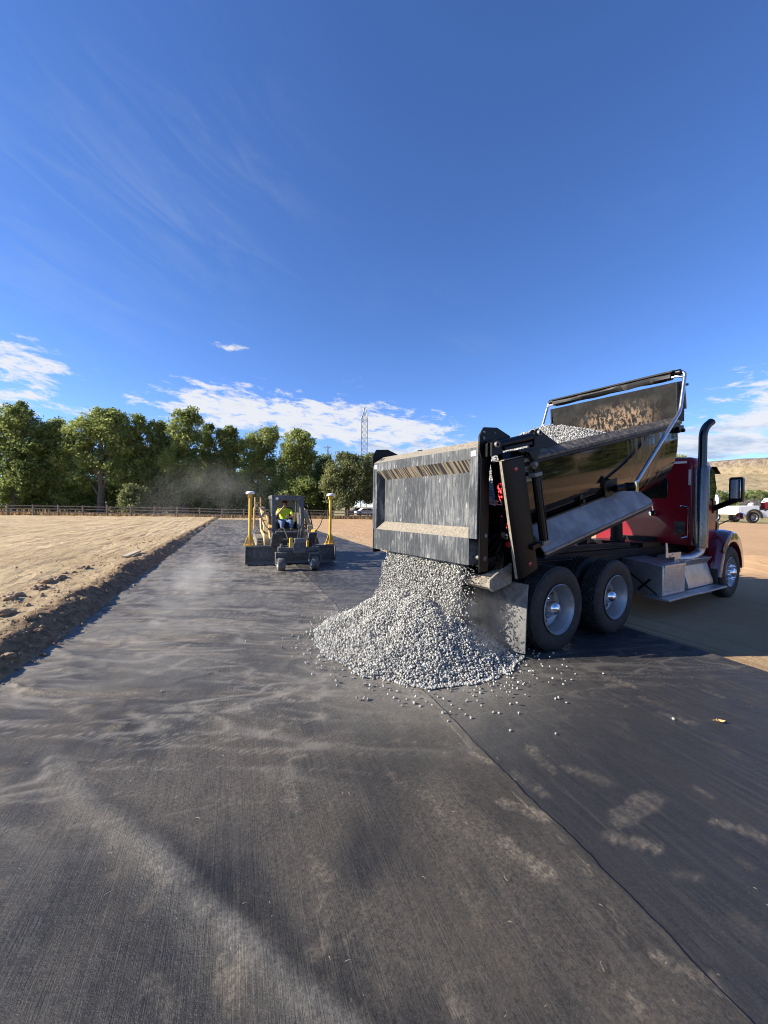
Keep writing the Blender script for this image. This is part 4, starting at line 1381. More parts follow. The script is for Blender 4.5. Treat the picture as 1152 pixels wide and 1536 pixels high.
hd.loft([hood_ring(5.86, .80, 1.0, 1.93, .18), hood_ring(6.2, .74, .95, 1.86, .2), hood_ring(6.55, .66, .85, 1.76, .2), hood_ring(6.74, .58, .80, 1.62, .18)])
hood = tb(hd, 'hood', M['red'], smooth=50)
mb = MB(); mb.box((6.73, -.40, .86), (6.775, .40, 1.52)); mb.build('grille', M['chrome'], hood, flip=True, bevel=.02)
for s in (-1, 1):
    mb = MB(); mb.loft([[(6.10 - .06, s * (.76 + .13 * math.cos(a)), 1.42 + .20 * math.sin(a)) for a in np.linspace(0, 2 * math.pi, 13)[:-1]], [(6.36, s * (.72 + .11 * math.cos(a)), 1.42 + .17 * math.sin(a)) for a in np.linspace(0, 2 * math.pi, 13)[:-1]]])
    mb.build('air_intake', M['black_satin'], hood, flip=True, bevel=.02)
    # hood mirror on a thin arm
    mb = MB(); mb.beam((6.52, s * .62, 1.36), (6.66, s * 1.02, 1.62), .022, .022); mb.build('hood_mirror_arm', M['black_satin'], hood, flip=True)
    mb = MB(); mb.lathe([(.0, .0), (.055, .0), (.075, .05), (.07, .12), (.04, .18), (0, .19)], (6.60, s * 1.10, 1.65), (1, 0, 0), 20); mb.build('hood_mirror', M['maroon'], hood, flip=True)
    mb = MB(); mb.lathe([(0, .0), (.066, -.004), (.072, .02), (.074, .04)], (6.59, s * 1.10, 1.65), (1, 0, 0), 20); mb.build('mirror_rim', M['chrome'], hood, flip=True)
# front fenders
for s in (-1, 1):
    fd = MB()
    outer = [(5.20, .46), (5.26, .72), (5.36, 1.00), (5.52, 1.20), (5.70, 1.31), (5.90, 1.35), (6.12, 1.33), (6.32, 1.22), (6.46, 1.05), (6.55, .84), (6.60, .58)]
    inner = [(5.33, .46), (5.37, .70), (5.46, .90), (5.58, 1.03), (5.72, 1.11), (5.88, 1.135), (6.06, 1.11), (6.22, 1.02), (6.34, .90), (6.42, .74), (6.46, .56)]
    k = len(outer)
    ring_v = [(.62, 0.), (1.02, .02), (1.12, .0), (1.175, -.02), (1.20, -.05)]
    vs = []; fs = []
    for (v, d) in ring_v:
        for (u, w_) in outer:
            du, dw = u - 5.88, w_ - .5; L = math.hypot(du, dw); vs.append((u + du / L * d, s * v, w_ + dw / L * d))
    for r in range(len(ring_v) - 1):
        for i in range(k - 1): fs.append((r * k + i, r * k + i + 1, (r + 1) * k + i + 1, (r + 1) * k + i))
    b0 = len(vs)
    for (v, d) in ((1.20, 0), (1.185, 0.0), (.62, 0)):
        for (u, w_) in inner: vs.append((u, s * v, w_))
    for i in range(k - 1):
        fs.append(((len(ring_v) - 1) * k + i, (len(ring_v) - 1) * k + i + 1, b0 + i + 1, b0 + i))
        fs.append((b0 + i, b0 + i + 1, b0 + k + i + 1, b0 + k + i)); fs.append((b0 + k + i, b0 + k + i + 1, b0 + 2 * k + i + 1, b0 + 2 * k + i))
    for e in (0, k - 1):
        fs.append((e, k + e, 2 * k + e, 3 * k + e, 4 * k + e, b0 + e, b0 + k + e, b0 + 2 * k + e))
    fd.add(vs, fs)
    fen = tb(fd, 'fender', M['maroon'], smooth=60)
    mb = MB(); mb.prism([(5.30, .98), (5.46, 1.17), (5.60, 1.06), (5.44, .88)], 'y', s * 1.195, s * 1.203); mb.build('fender_vent', M['machine_black'], fen, flip=True)
    mb = MB(); mb.loft([[(6.50, s * (.72 + .14 * a), 1.02 + .09 * b) for a, b in ((-1, -1), (1, -1), (1, 1), (-1, 1))], [(6.66, s * (.72 + .13 * a), 1.02 + .08 * b) for a, b in ((-1, -1), (1, -1), (1, 1), (-1, 1))]])
    mb.build('headlight', M['chrome'], fen, flip=True, bevel=.02)
    mb = MB(); mb.box((5.18, min(s * .75, s * 1.17), .28), (5.20, max(s * .75, s * 1.17), .62)); mb.build('splash_flap', M['rubber'], fen, flip=True)
mb = MB(); mb.loft([[(6.70 - .16 * abs(v) ** 3, v, .46), (6.80 - .16 * abs(v) ** 3, v, .50), (6.80 - .16 * abs(v) ** 3, v, .80), (6.72 - .16 * abs(v) ** 3, v, .84)] for v in np.linspace(-1.17, 1.17, 13)])
tb(mb, 'front_bumper', M['chrome'], smooth=60)

# exhaust, behind the right corner of the cab and its twin on the left
for s in (1, -1):
    mb = MB()
    mb.tube([(4.55, s * 1.09, 1.10), (4.55, s * 1.09, 3.16), (4.60, s * 1.11, 3.30), (4.72, s * 1.16, 3.40)], .068, n=20, round_=.12)
    ex = tb(mb, 'exhaust_stack', M['black_gloss'])
    mb = MB(); mb.tube([(4.55, s * 1.10, 1.10), (4.56, s * 1.08, .98), (4.36, s * 1.02, .88), (4.0, s * .92, .86)], .075, n=16, round_=.10)
    mb.build('exhaust_elbow', M['alu'], ex, flip=True)
    mb = MB(); mb.lathe([(.09, 2.56 - 1.05), (.112, 2.50 - 1.05), (.112, 0), (.08, -.01)][::-1], (4.55, s * 1.09, 1.06), (0, 0, 1), 36)
    mb.build('heat_shield', M['perf'], ex, flip=True)
    mb = MB(); mb.box((4.56, min(s * .955, s * 1.0), 1.15), (4.60, max(s * .955, s * 1.0), 2.50)); mb.build('stack_bracket', M['machine_black'], ex, flip=True, bevel=.01)

# battery box and steps
for s in (1, -1):
    mb = MB()
    mb.prism([(s * .52, .34), (s * 1.16, .34), (s * 1.16, .84), (s * .52, .90)], 'x', 2.86, 3.70)
    box = tb(mb, 'battery_box', M['alu'], bevel=.012)
    mb = MB()
    mb.box((2.88, min(s * 1.16, s * 1.178), .80), (3.69, max(s * 1.16, s * 1.178), .845))
    for k in range(9): mb.box((2.90, min(s * 1.158, s * 1.170), .37 + k * .047), (3.67, max(s * 1.158, s * 1.170), .405 + k * .047))
    mb.build('box_lid', M['alu'], box, flip=True, bevel=.004)
    mb = MB(); mb.box((2.70, min(s * .95, s * 1.32), .305), (3.95, max(s * .95, s * 1.32), .336)); mb.build('step', M['alu'], box, flip=True, bevel=.006)
    mb = MB(); mb.beam((2.855, s * .55, .74), (2.852, s * 1.08, .36), .012, .02); mb.beam((2.85, s * .80, .40), (2.85, s * .98, .60), .03, .03); mb.build('box_strap', M['black_satin'], box, flip=True)
    mb = MB()
    mb.prism([(s * .60, .34), (s * 1.12, .34), (s * 1.12, .42), (s * 1.02, .74), (s * 1.10, .86), (s * .60, .90)], 'x', 3.98, 5.12)
    st = tb(mb, 'step_box', M['alu'], bevel=.012)
    mb = MB(); mb.box((3.90, min(s * .95, s * 1.33), .30), (5.16, max(s * .95, s * 1.33), .33)); mb.build('step', M['alu'], st, flip=True, bevel=.006)
    mb = MB(); mb.prism([(3.71, .34), (3.97, .34), (3.97, .90), (3.97, 1.0), (3.45, 1.0), (3.40, 1.18), (3.36, 1.18), (3.36, .92), (3.71, .92)][:], 'y', s * .98, s * 1.0)
    mb.build('bracket_plate', M['alu'], st, flip=True, bevel=.004)
    for (u, w_) in ((3.78, .86), (3.84, .86), (3.90, .86), (3.81, .81), (3.88, .81), (3.80, .48), (3.80, .53), (3.80, .58), (3.80, .63), (3.55, .95), (3.62, .97), (3.45, 1.08), (3.50, .94)):
        mb = MB(); mb.cyl((u, s * 1.0, w_), (u, s * 1.004, w_), .013, n=10)
        mb.build('bolt_hole', M['machine_black'], st, flip=True)

# ================================================================== GRAVEL
from mathutils import noise as mnoise


def ico():
    t = (1 + 5 ** .5) / 2
    v = np.array([(-1, t, 0), (1, t, 0), (-1, -t, 0), (1, -t, 0), (0, -1, t), (0, 1, t), (0, -1, -t), (0, 1, -t), (t, 0, -1), (t, 0, 1), (-t, 0, -1), (-t, 0, 1)], float)
    v /= np.linalg.norm(v[0])
    f = np.array([(0, 11, 5), (0, 5, 1), (0, 1, 7), (0, 7, 10), (0, 10, 11), (1, 5, 9), (5, 11, 4), (11, 10, 2), (10, 7, 6), (7, 1, 8), (3, 9, 4), (3, 4, 2), (3, 2, 6), (3, 6, 8), (3, 8, 9), (4, 9, 5), (2, 4, 11), (6, 2, 10), (8, 6, 7), (9, 8, 1)])
    return v, f


ICV, ICF = ico()
VARI = np.array([ICV * (1 + .34 * (RNG.random((12, 1)) - .5)) * np.array([1, .62 + .4 * RNG.random(), .55 + .4 * RNG.random()]) for _ in range(24)])


def stones(pos, size):
    n = len(pos)
    q = RNG.normal(size=(n, 4)); q /= np.linalg.norm(q, axis=1, keepdims=True)
    w_, x, y, z = q.T
    Rm = np.stack([np.stack([1 - 2 * (y * y + z * z), 2 * (x * y - z * w_), 2 * (x * z + y * w_)], -1),
                   np.stack([2 * (x * y + z * w_), 1 - 2 * (x * x + z * z), 2 * (y * z - x * w_)], -1),
                   np.stack([2 * (x * z - y * w_), 2 * (y * z + x * w_), 1 - 2 * (x * x + y * y)], -1)], 1)
    base = VARI[RNG.integers(0, len(VARI), n)]
    Vv = np.einsum('nij,nkj->nki', Rm, base) * size[:, None, None] + pos[:, None, :]
    Ff = ICF[None] + (np.arange(n) * 12)[:, None, None]
    return Vv.reshape(-1, 3), Ff.reshape(-1, 3)


# pile as the upper envelope of cones along a crest under the tailgate (u, v, height)
CREST = [(-1.14, -1.0, .30), (-1.22, -.8, .42), (-1.27, -.4, .54), (-1.30, 0., .60), (-1.30, .22, .58), (-1.28, .38, .45)]
CXY = [(truck_pt(u, v, 0)[0], truck_pt(u, v, 0)[1], h_) for u, v, h_ in CREST]


def pile_h(x, y):
    h_ = np.full(np.shape(x), -9.)
    for (a, b), (c, d) in [((CXY[i], 0), (CXY[i + 1], 0)) for i in range(len(CXY) - 1)]:
        ax, ay, ah = a; bx, by, bh = c
        L2 = (bx - ax) ** 2 + (by - ay) ** 2
        t = np.clip(((x - ax) * (bx - ax) + (y - ay) * (by - ay)) / L2, 0, 1)
        r = np.hypot(x - ax - t * (bx - ax), y - ay - t * (by - ay))
        h_ = np.maximum(h_, (ah + (bh - ah) * t) - .60 * (np.sqrt(r * r + .02) - .14) + .10 * np.clip(r - .55, 0, 1) ** 2)
    n_ = (fbm(x * 2.2, y * 2.2, 101, 3) - .5) * .26 + (fbm(x * 7, y * 7, 102, 2) - .5) * .05
    return h_ + n_ * np.clip(.4 + h_ * 2, 0, 1)


gx_ = np.linspace(-1.6, 2.8, 120); gy_ = np.linspace(3.0, 7.6, 120)
GX, GY = np.meshgrid(gx_, gy_); PH = pile_h(GX, GY)
core_v = np.stack([GX.ravel(), GY.ravel(), np.maximum(PH.ravel() - .045, -.02)], 1)
core_f = grid_faces(120, 120); core_f = core_f[(core_v[core_f][:, :, 2].max(1) > .0)]
pv, pf = [], []
cand = RNG.uniform((-1.6, 3.0), (2.8, 7.6), (185000, 2)); hh = pile_h(cand[:, 0], cand[:, 1])
ok = hh > .004; cand = cand[ok]; hh = hh[ok]
front = (cand[:, 0] - TO[0]) * TE[0] + (cand[:, 1] - TO[1]) * TE[1]
keep = RNG.random(len(cand)) < np.where(front < -.7, 1., .35); cand = cand[keep]; hh = hh[keep]
sz = RNG.uniform(.006, .0155, len(cand)) * (1 + .3 * (RNG.random(len(cand)) > .88))
lay = RNG.uniform(-.035, .012, len(cand))
p1 = np.column_stack([cand, np.maximum(hh + lay, sz * .4 + .02)]); V1, F1 = stones(p1, sz)
# thin apron around the rim
a = RNG.uniform((-1.8, 2.9), (2.8, 7.6), (30000, 2)); ha = pile_h(a[:, 0], a[:, 1])
ok = (ha < .01) & (ha > -.22) & (RNG.random(len(a)) < .22 * np.exp(ha * 14)); a = a[ok]
sz = RNG.uniform(.008, .016, len(a)); V2, F2 = stones(np.column_stack([a, sz * .55 + .032]), sz)
# the falling sheet
n3 = 26000
vv = RNG.uniform(-1.10, .92, n3); ww = RNG.uniform(.2, 1.13, n3)
drop = np.clip((1.12 - ww) / .9, 0, 1)
edge_w = np.where(vv < -.98 + .10 * vnoise(ww * 7, ww * 0, 5), 0, 1) * np.where(vv > .64 - .10 * vnoise(ww * 6, ww * 0 + 3, 8) + .05 * drop, RNG.random(n3) < .45 * np.exp(-np.maximum(vv - .62, 0) * 11), 1) * np.where(vv < -1.0, RNG.random(n3) < .25, 1)
thick = RNG.beta(1.2, 2.4, n3)
uu = -1.13 - .17 * drop + .17 * thick - .05 * np.sin(vv * 5 + ww * 3) * .4 - .05 * RNG.random(n3) * drop
ok = edge_w > 0
P3 = TO + uu[ok, None] * TE + vv[ok, None] * TR + ww[ok, None] * np.array([0, 0, 1.])
ok2 = P3[:, 2] > pile_h(P3[:, 0], P3[:, 1]) - .05
P3 = P3[ok2]; sz = RNG.uniform(.006, .015, len(P3)); V3, F3 = stones(P3, sz)
# a backing sheet inside the stream
sv = []; svn, swn = 26, 12
for j in range(swn):
    for i in range(svn):
        v_ = -.97 + 1.56 * i / (svn - 1); w_ = .12 + 1.0 * j / (swn - 1)
        sv.append(truck_pt(-1.02 - .08 * (1.1 - w_) - .02 * math.sin(v_ * 5 + w_ * 3), v_, w_))
sv = np.array(sv); sf = grid_faces(svn, swn)


def merge(parts):
    Vs, Fs, b = [], [], 0
    for v, f in parts:
        f = np.asarray(f)
        if f.shape[1] == 4: f = np.concatenate([f[:, [0, 1, 2]], f[:, [0, 2, 3]]])
        Vs.append(v); Fs.append(f + b); b += len(v)
    return np.concatenate(Vs), np.concatenate(Fs)


Vp, Fp = merge([(core_v, core_f), (V1, F1), (V2, F2), (V3, F3), (sv, sf)])
o = fast_mesh('gravel_pile', Vp, Fp, M['gravel'])
tag(o, 'heap of pale grey gravel still pouring from under the tailgate', 'gravel', kind='stuff')

# load heaped in the bed, in bed coordinates
def load_h(p, v):
    h_ = 1.02 + .50 * np.exp(-((p - 2.55) / 1.05) ** 2) * (1 - (v / 1.15) ** 2) - .25 * sstep(1.2, .0, p)
    h_ = h_ + .10 * (fbm(p * 2, v * 2, 111) - .5)
    return np.where(p > 4.2, h_ - .1, h_)


pp, vv2 = np.meshgrid(np.linspace(.05, 4.38, 60), np.linspace(-1.08, 1.08, 40))
ct, st_ = math.cos(TILT), math.sin(TILT)


def bed_world(p, v, q):
    u = -.75 + p * ct - q * st_; w_ = 1.0 + p * st_ + q * ct
    return TO + u[:, None] * TE + v[:, None] * TR + w_[:, None] * np.array([0, 0, 1.])


cv = bed_world(pp.ravel(), vv2.ravel(), load_h(pp, vv2).ravel() - .03); cf = grid_faces(60, 40)
n4 = 15000
p4 = RNG.uniform(.05, 4.38, n4); v4 = RNG.uniform(-1.08, 1.08, n4); q4 = load_h(p4, v4) + RNG.uniform(-.03, .015, n4)
V4, F4 = stones(bed_world(p4, v4, q4), RNG.uniform(.010, .019, n4))
n5 = 3000                                              # face of the load behind the open gate
v5 = RNG.uniform(-1.05, .70, n5); q5 = RNG.uniform(.02, .98, n5); p5 = -.02 + .12 * q5 + RNG.uniform(-.03, .03, n5)
V5, F5 = stones(bed_world(p5, v5, q5), RNG.uniform(.009, .017, n5))
fv_, fq_ = np.meshgrid(np.linspace(-1.08, .68, 20), np.linspace(.03, .95, 10))
bv = bed_world((.04 + .12 * fq_).ravel(), fv_.ravel(), fq_.ravel()); bf = grid_faces(20, 10)
Vp, Fp = merge([(cv, cf), (V4, F4), (V5, F5), (bv, bf)])
o = fast_mesh('gravel_load', Vp, Fp, M['gravel'])
tag(o, 'pale grey gravel heaped above the rail inside the raised truck bed', 'gravel', kind='stuff')

# loose stones one can pick out on the fabric
LOOSE_PX = [(834, 1105), (905, 1013), (843, 1021), (833, 1052), (850, 1058), (838, 1051), (863, 1013), (857, 1022), (845, 1029), (1010, 1082), (778, 1075), (748, 1074), (740, 1073),
            (766, 1100), (722, 1062), (700, 1055), (706, 1081), (672, 1085), (664, 1073), (690, 1067), (677, 1060), (657, 1048), (639, 1055), (621, 1058), (610, 1052), (585, 1038), (591, 1050),
            (566, 1033), (548, 1030), (552, 1052), (515, 1008), (514, 1003), (524, 997), (505, 1032), (468, 1015), (369, 965), (243, 1040), (500, 957), (490, 972), (483, 938), (473, 930), (480, 960),
            (760, 1042), (776, 1037), (765, 1060), (752, 1032), (790, 1000), (797, 1009), (812, 998), (781, 1010), (800, 1015), (720, 1043), (738, 1040), (710, 1047), (698, 1075), (540, 1012), (530, 1020),
            (498, 985), (507, 975), (560, 1022), (575, 1030), (596, 1040), (603, 1062), (630, 1062), (648, 1060), (783, 1025), (770, 1020), (458, 925), (467, 945), (512, 990)]
svar = []
for k in range(5):
    me = bpy.data.meshes.new('loose_stone'); vv_ = VARI[k] * (.0125)
    me.from_pydata([tuple(p) for p in vv_], [], [tuple(int(i) for i in f) for f in ICF]); me.materials.append(M['gravel']); svar.append(me)
for k, (px, py) in enumerate(LOOSE_PX):
    x, y = gpx(px, py); s = random.uniform(.8, 1.3)
    n_, s_l = to_lane(x, y); zz = float(fabric_z(np.array([n_]), np.array([s_l]))[0]) + .012 if n_ < 1.6 else float(fabric_z(np.array([n_]), np.array([s_l]))[0]) + .008
    o = bpy.data.objects.new('loose_stone', svar[k % 5]); COL.objects.link(o)
    zz += max(0, .0)
    o.location = (x, y, zz + .010 * s); o.rotation_euler = (random.uniform(0, 6), random.uniform(0, 6), random.uniform(0, 6)); o.scale = (s, s, s)
    tag(o, 'small pale grey stone lying loose on the fabric away from the heap', 'stone', 'loose stones around the gravel heap')

# ================================================================== GRADER LOADER (local: +x = image right, +y = back, away from us; front faces us)
LX, LY = -2.72, 11.72
loader = thing('skid_steer_loader', 'compact tan and black track loader pushing a wide black grader blade', 'loader', (LX, LY, .0), LA)


def lb(mb, name, mats, parent=loader, **k):
    return mb.build(name, mats, parent, **k)


mb = MB()                                              # wide blade box, 2.5 m
mb.loft([[(x, -.06, .07), (x, -.10, .30), (x, -.06, .52), (x, .02, .54), (x, .02, .50), (x, -.02, .30), (x, .02, .07)] for x in (-1.26, 1.26)])
mb.box((-1.29, -.26, .06), (-1.255, .10, .55)); mb.box((1.255, -.26, .10), (1.29, .10, .55))
mb.box((-1.26, -.12, .50), (1.26, .10, .56))
blade = lb(mb, 'grader_blade', M['machine_grey'], bevel=.008)
mb = MB(); mb.box((-1.26, -.075, .035), (1.26, -.045, .11)); lb(mb, 'cutting_edge', M['steel_grey'], blade)
mb = MB()                                              # forward frame that carries the castor wheels
mb.box((-.50, -1.28, .52), (.58, -1.16, .62)); mb.box((-.10, -1.2, .50), (.20, .1, .62))
mb.beam((-.46, -1.2, .57), (-.30, .0, .56), .10, .10); mb.beam((.54, -1.2, .57), (.40, .0, .56), .10, .10)
mb.box((-.12, -1.30, .47), (.22, -1.20, .74)); mb.box((.30, -1.295, .54), (.56, -1.283, .62))
lb(mb, 'castor_frame', M['machine_grey'], bevel=.008)
mb = MB(); mb.box((-.08, -1.32, .72), (.20, -1.18, .86)); lb(mb, 'valve_cover', M['steel_grey'], bevel=.01)
mb = MB(); mb.box((-.20, -1.22, .60), (-.12, -1.10, .86)); mb.box((.26, -1.2, .60), (.31, -1.1, .78)); lb(mb, 'frame_post', M['yellow'], bevel=.006)
for k, (x, rz) in enumerate(((-.42, .16), (.46, .10))):
    mb = MB()
    mb.cyl((x, -1.24, .50), (x, -1.24, .70), .035, n=12)
    mb.box((x - .15, -1.36, .44), (x + .15, -1.14, .50))
    mb.box((x - .15, -1.34, .20), (x - .125, -1.18, .46)); mb.box((x + .125, -1.34, .20), (x + .15, -1.18, .46))
    fk = lb(mb, 'castor_fork', M['machine_grey'], bevel=.006)
    mb = MB(); mb.lathe([(.10, -.095), (.155, -.10), (.178, -.085), (.186, -.05), (.188, 0), (.186, .05), (.178, .085), (.155, .10), (.10, .095)][::-1], (x, -1.27, .20), (1, 0, 0), 36)
    wl_ = lb(mb, 'castor_wheel', M['rubber_dusty'], smooth=40)
    mb = MB(); mb.cyl((x - .10, -1.27, .20), (x + .10, -1.27, .20), .10, n=24); mb.cyl((x - .14, -1.27, .20), (x + .14, -1.27, .20), .025, n=10)
    lb(mb, 'castor_rim', M['white_dome'], wl_)
for s in (-1, 1):                                      # two GPS masts
    x = 1.16 * s
    mb = MB(); mb.cyl((x, .0, .56), (x, .0, 2.00), .042, n=16)
    mb.beam((x - .13, .0, .57), (x - .03, 0, .86), .035, .05); mb.beam((x + .13, .0, .57), (x + .03, 0, .86), .035, .05); mb.beam((x, .14, .57), (x, .03, .86), .035, .05)
    mb.box((x - .16, -.08, .56), (x + .16, .12, .585)); mb.box((x - .06, -.06, 1.93), (x + .06, .06, 2.03))
    ms = lb(mb, 'gps_mast', M['yellow'], bevel=.004)
    mb = MB(); mb.lathe([(0, .085), (.06, .082), (.11, .062), (.125, .03), (.115, .0), (.0, -.005)], (x, 0, 2.03), (0, 0, 1), 24); lb(mb, 'gps_receiver', M['white_dome'], ms)
    mb = MB()
    if s > 0:
        mb.tube([(x + .02, .02, 1.98), (x + .10, .05, 1.85), (x + .02, .05, 1.72), (x - .20, .0, 1.50), (x - .32, -.1, 1.15), (x - .55, -.3, .92), (x - .75, -.5, .90)], .013, n=6, round_=.15)
    else:
        mb.tube([(-.90, .9, 1.75), (-.86, .7, 1.50), (-.72, .2, 1.10), (-.52, -.5, .92), (-.36, -.9, .80)], .016, n=6, round_=.2)
    lb(mb, 'mast_cable', M['rubber'], ms)
mb = MB()                                              # two dark hydraulic motor boxes leaning on the frame
mb.hexa([(-.66, -.9, .60), (-.40, -.9, .54), (-.40, -.5, .54), (-.66, -.5, .60), (-.62, -.9, .98), (-.38, -.9, .90), (-.38, -.5, .90), (-.62, -.5, .98)])
lb(mb, 'tilt_plate', M['machine_black'], bevel=.02); mb = MB()
mb.hexa([(.28, -.9, .56), (.50, -.9, .60), (.50, -.6, .60), (.28, -.6, .56), (.36, -.9, .98), (.60, -.9, .98), (.60, -.6, .98), (.36, -.6, .98)])
lb(mb, 'tilt_plate', M['machine_black'], bevel=.02)
mb = MB()
for (a, b) in (((.05, -.95, .80), (.30, .1, 1.05)), ((.12, -.9, .84), (.42, .0, 1.12)), ((-.20, -.9, .8), (-.35, .1, 1.0)), ((.50, -.8, .85), (.62, -.3, .58))):
    mb.tube([a, ((a[0] + b[0]) / 2, (a[1] + b[1]) / 2, max(a[2], b[2]) + .12), b], .018, n=7, round_=.2)
lb(mb, 'hydraulic_hose', M['rubber'])
# tracks
for s in (-1, 1):
    mb = MB()
    prof = []
    y0, y1 = .85, 2.70
    for k in range(9): a = math.pi / 2 + math.pi * k / 8; prof.append((y0 + .33 * math.cos(a), .36 + .33 * math.sin(a)))
    for k in range(9): a = -math.pi / 2 + math.pi * k / 8; prof.append((y1 + .36 * math.cos(a), .40 + .36 * math.sin(a)))
    prof = [(a, max(b, .03)) for a, b in prof]
    mb.prism(prof, 'x', s * .58, s * .94)
    for k in range(22):                                # lugs
        t = k / 22 * len(prof); i = int(t); fr_ = t - i
        p, q = prof[i % len(prof)], prof[(i + 1) % len(prof)]
        y = p[0] + (q[0] - p[0]) * fr_; z = p[1] + (q[1] - p[1]) * fr_
        mb.box((s * .60 if s > 0 else s * .92, y - .035, z - .025), (s * .92 if s > 0 else s * .60, y + .035, z + .03))
    tk = lb(mb, 'rubber_track', M['rubber_dusty'])
    for y in (.85, 1.3, 1.75, 2.2, 2.7):
        mb = MB(); mb.cyl((s * .93, y, .28 if 1 < y < 2.5 else .38), (s * .955, y, .28 if 1 < y < 2.5 else .38), .14 if 1 < y < 2.5 else .22, n=20)
        lb(mb, 'track_roller', M['cat'], tk)
mb = MB()                                              # body tub, engine deck and rear
mb.prism([(.75, .30), (.62, .62), (.75, .92), (1.1, .98), (2.1, 1.05), (2.3, 1.45), (3.0, 1.40), (3.05, .50), (2.9, .30)], 'x', -.55, .55)
body = lb(mb, 'loader_body', M['cat'], bevel=.03)
mb = MB(); mb.box((-.46, .66, .60), (.46, .72, .90)); mb.box((-.40, .5, .86), (.40, .9, .93)); lb(mb, 'foot_plate', M['machine_grey'], body, bevel=.01)
# lift arms
for s in (-1, 1):
    mb = MB()
    mb.loft([[(s * (.68 + .07 * a), y + .0, z + .09 * b) for a, b in ((-1, -1), (1, -1), (1, 1), (-1, 1))] for y, z in ((2.75, 1.58), (2.2, 1.55), (1.5, 1.28), (.70, .98), (.42, .70), (.30, .46))])
    mb.beam((s * .68, 2.8, .95), (s * .68, 2.6, 1.55), .10, .22)
    ar = lb(mb, 'lift_arm', M['cat'], bevel=.015)
    mb = MB(); mb.cyl((s * .78, 2.2, .95), (s * .76, 1.25, 1.10), .05, n=12); mb.cyl((s * .76, 1.25, 1.10), (s * .74, .85, .98), .03, n=10); lb(mb, 'lift_cylinder', M['machine_black'], ar)
    mb = MB(); mb.tube([(s * .86, 2.4, 1.75), (s * .82, 2.0, 1.68), (s * .80, 1.2, 1.22), (s * .74, .5, .9)], .020, n=7, round_=.2); lb(mb, 'arm_hose', M['rubber'], ar)
mb = MB()                                              # guard rails and steps on the image-left side
mb.tube([(-.98, 1.6, .95), (-.98, 1.5, 1.65), (-.86, 2.3, 1.70)], .028, n=8, round_=.1); mb.tube([(-.70, .4, .50), (-.74, .5, .80), (-.80, .9, .95), (-.80, 1.2, 1.3)], .035, n=8, round_=.08)
mb.tube([(-.92, 2.2, 1.55), (-.94, 2.15, 1.98)], .022, n=8); mb.tube([(-.74, 2.2, 1.55), (-.76, 2.15, 1.98)], .022, n=8); mb.tube([(-.96, 2.15, 1.80), (-.74, 2.15, 1.80)], .018, n=8)
lb(mb, 'guard_rail', M['cat'])
# cab frame
mb = MB()
for s in (-1, 1):
    mb.loft([[(s * (.44 + dx), y + dy, z) for dx, dy in ((-.055, -.05), (.055, -.05), (.055, .05), (-.055, .05))] for y, z in ((.70, .92), (.82, 1.45), (.90, 1.98))])
    mb.beam((s * .44, .92, 1.97), (s * .44, 2.05, 1.97), .10, .10); mb.beam((s * .44, 2.05, 1.97), (s * .44, 2.15, 1.05), .09, .09); mb.beam((s * .45, .95, 1.40), (s * .45, 2.1, 1.42), .03, .05)
    for k in range(6): mb.beam((s * .455, 1.05 + k * .18, 1.42), (s * .455, 1.05 + k * .18, 1.95), .012, .012)
mb.box((-.50, .84, 1.95), (.50, 2.12, 2.04)); mb.box((-.42, .83, 1.88), (.42, .93, 1.97))
mb.beam((-.40, .86, 1.93), (-.28, .86, 1.93), .04, .10); 
for s in (-1, 1): mb.prism([(s * .40, 1.92), (s * .22, 1.92), (s * .40, 1.72)], 'y', .84, .90)
cabf = lb(mb, 'cab_frame', M['machine_grey'], bevel=.012)
mb = MB(); mb.prism([(-.38, 1.58), (.38, 1.58), (.38, 1.80), (.26, 1.90), (-.26, 1.90), (-.38, 1.80)], 'y', 2.03, 2.06); lb(mb, 'rear_screen', M['screen'], cabf)  # pale colour stands for daylight seen through the rear window
mb = MB(); mb.hexa([(.30, .90, 1.0), (.37, .86, 1.0), (.37, 1.2, 1.0), (.33, 1.2, 1.0), (.28, .98, 1.92), (.37, .94, 1.92), (.37, 1.3, 1.92), (.33, 1.3, 1.92)]); lb(mb, 'side_screen', M['screen'], cabf, bevel=.01)
mb = MB(); mb.lathe([(0, -.05), (.045, -.04), (.05, 0)], (-.34, .85, 1.93), (0, 1, 0), 16); lb(mb, 'work_light', M['white_dome'], cabf)
mb = MB(); mb.box((-.26, 1.15, .95), (.26, 1.65, 1.12)); mb.box((-.25, 1.60, 1.10), (.25, 1.74, 1.66)); lb(mb, 'seat', M['seat'], bevel=.04, seg=3)
for s in (-1, 1):
    mb = MB(); mb.box((s * .34 - .06, 1.0, .95), (s * .34 + .06, 1.5, 1.20)); mb.cyl((s * .32, 1.08, 1.18), (s * .32, 1.04, 1.33), .022, n=10); mb.lathe([(0, .05), (.03, .03), (.032, -.02), (.02, -.05)], (s * .32, 1.03, 1.36), (0, 0, 1), 12)
    lb(mb, 'joystick_console', M['machine_black'], bevel=.01)
# front quick coupler and rear engine hood details
mb = MB(); mb.box((-.55, .08, .25), (.55, .18, .70)); mb.box((-.62, .10, .58), (-.48, .50, .72)); mb.box((.48, .10, .58), (.62, .50, .72)); lb(mb, 'coupler', M['machine_black'], bevel=.01)
mb = MB(); mb.lathe([(0, .0), (.20, .0), (.22, .10), (.16, .13)], (.68, .55, .78), (1, 0, 0), 20); lb(mb, 'hose_guide', M['yellow'])


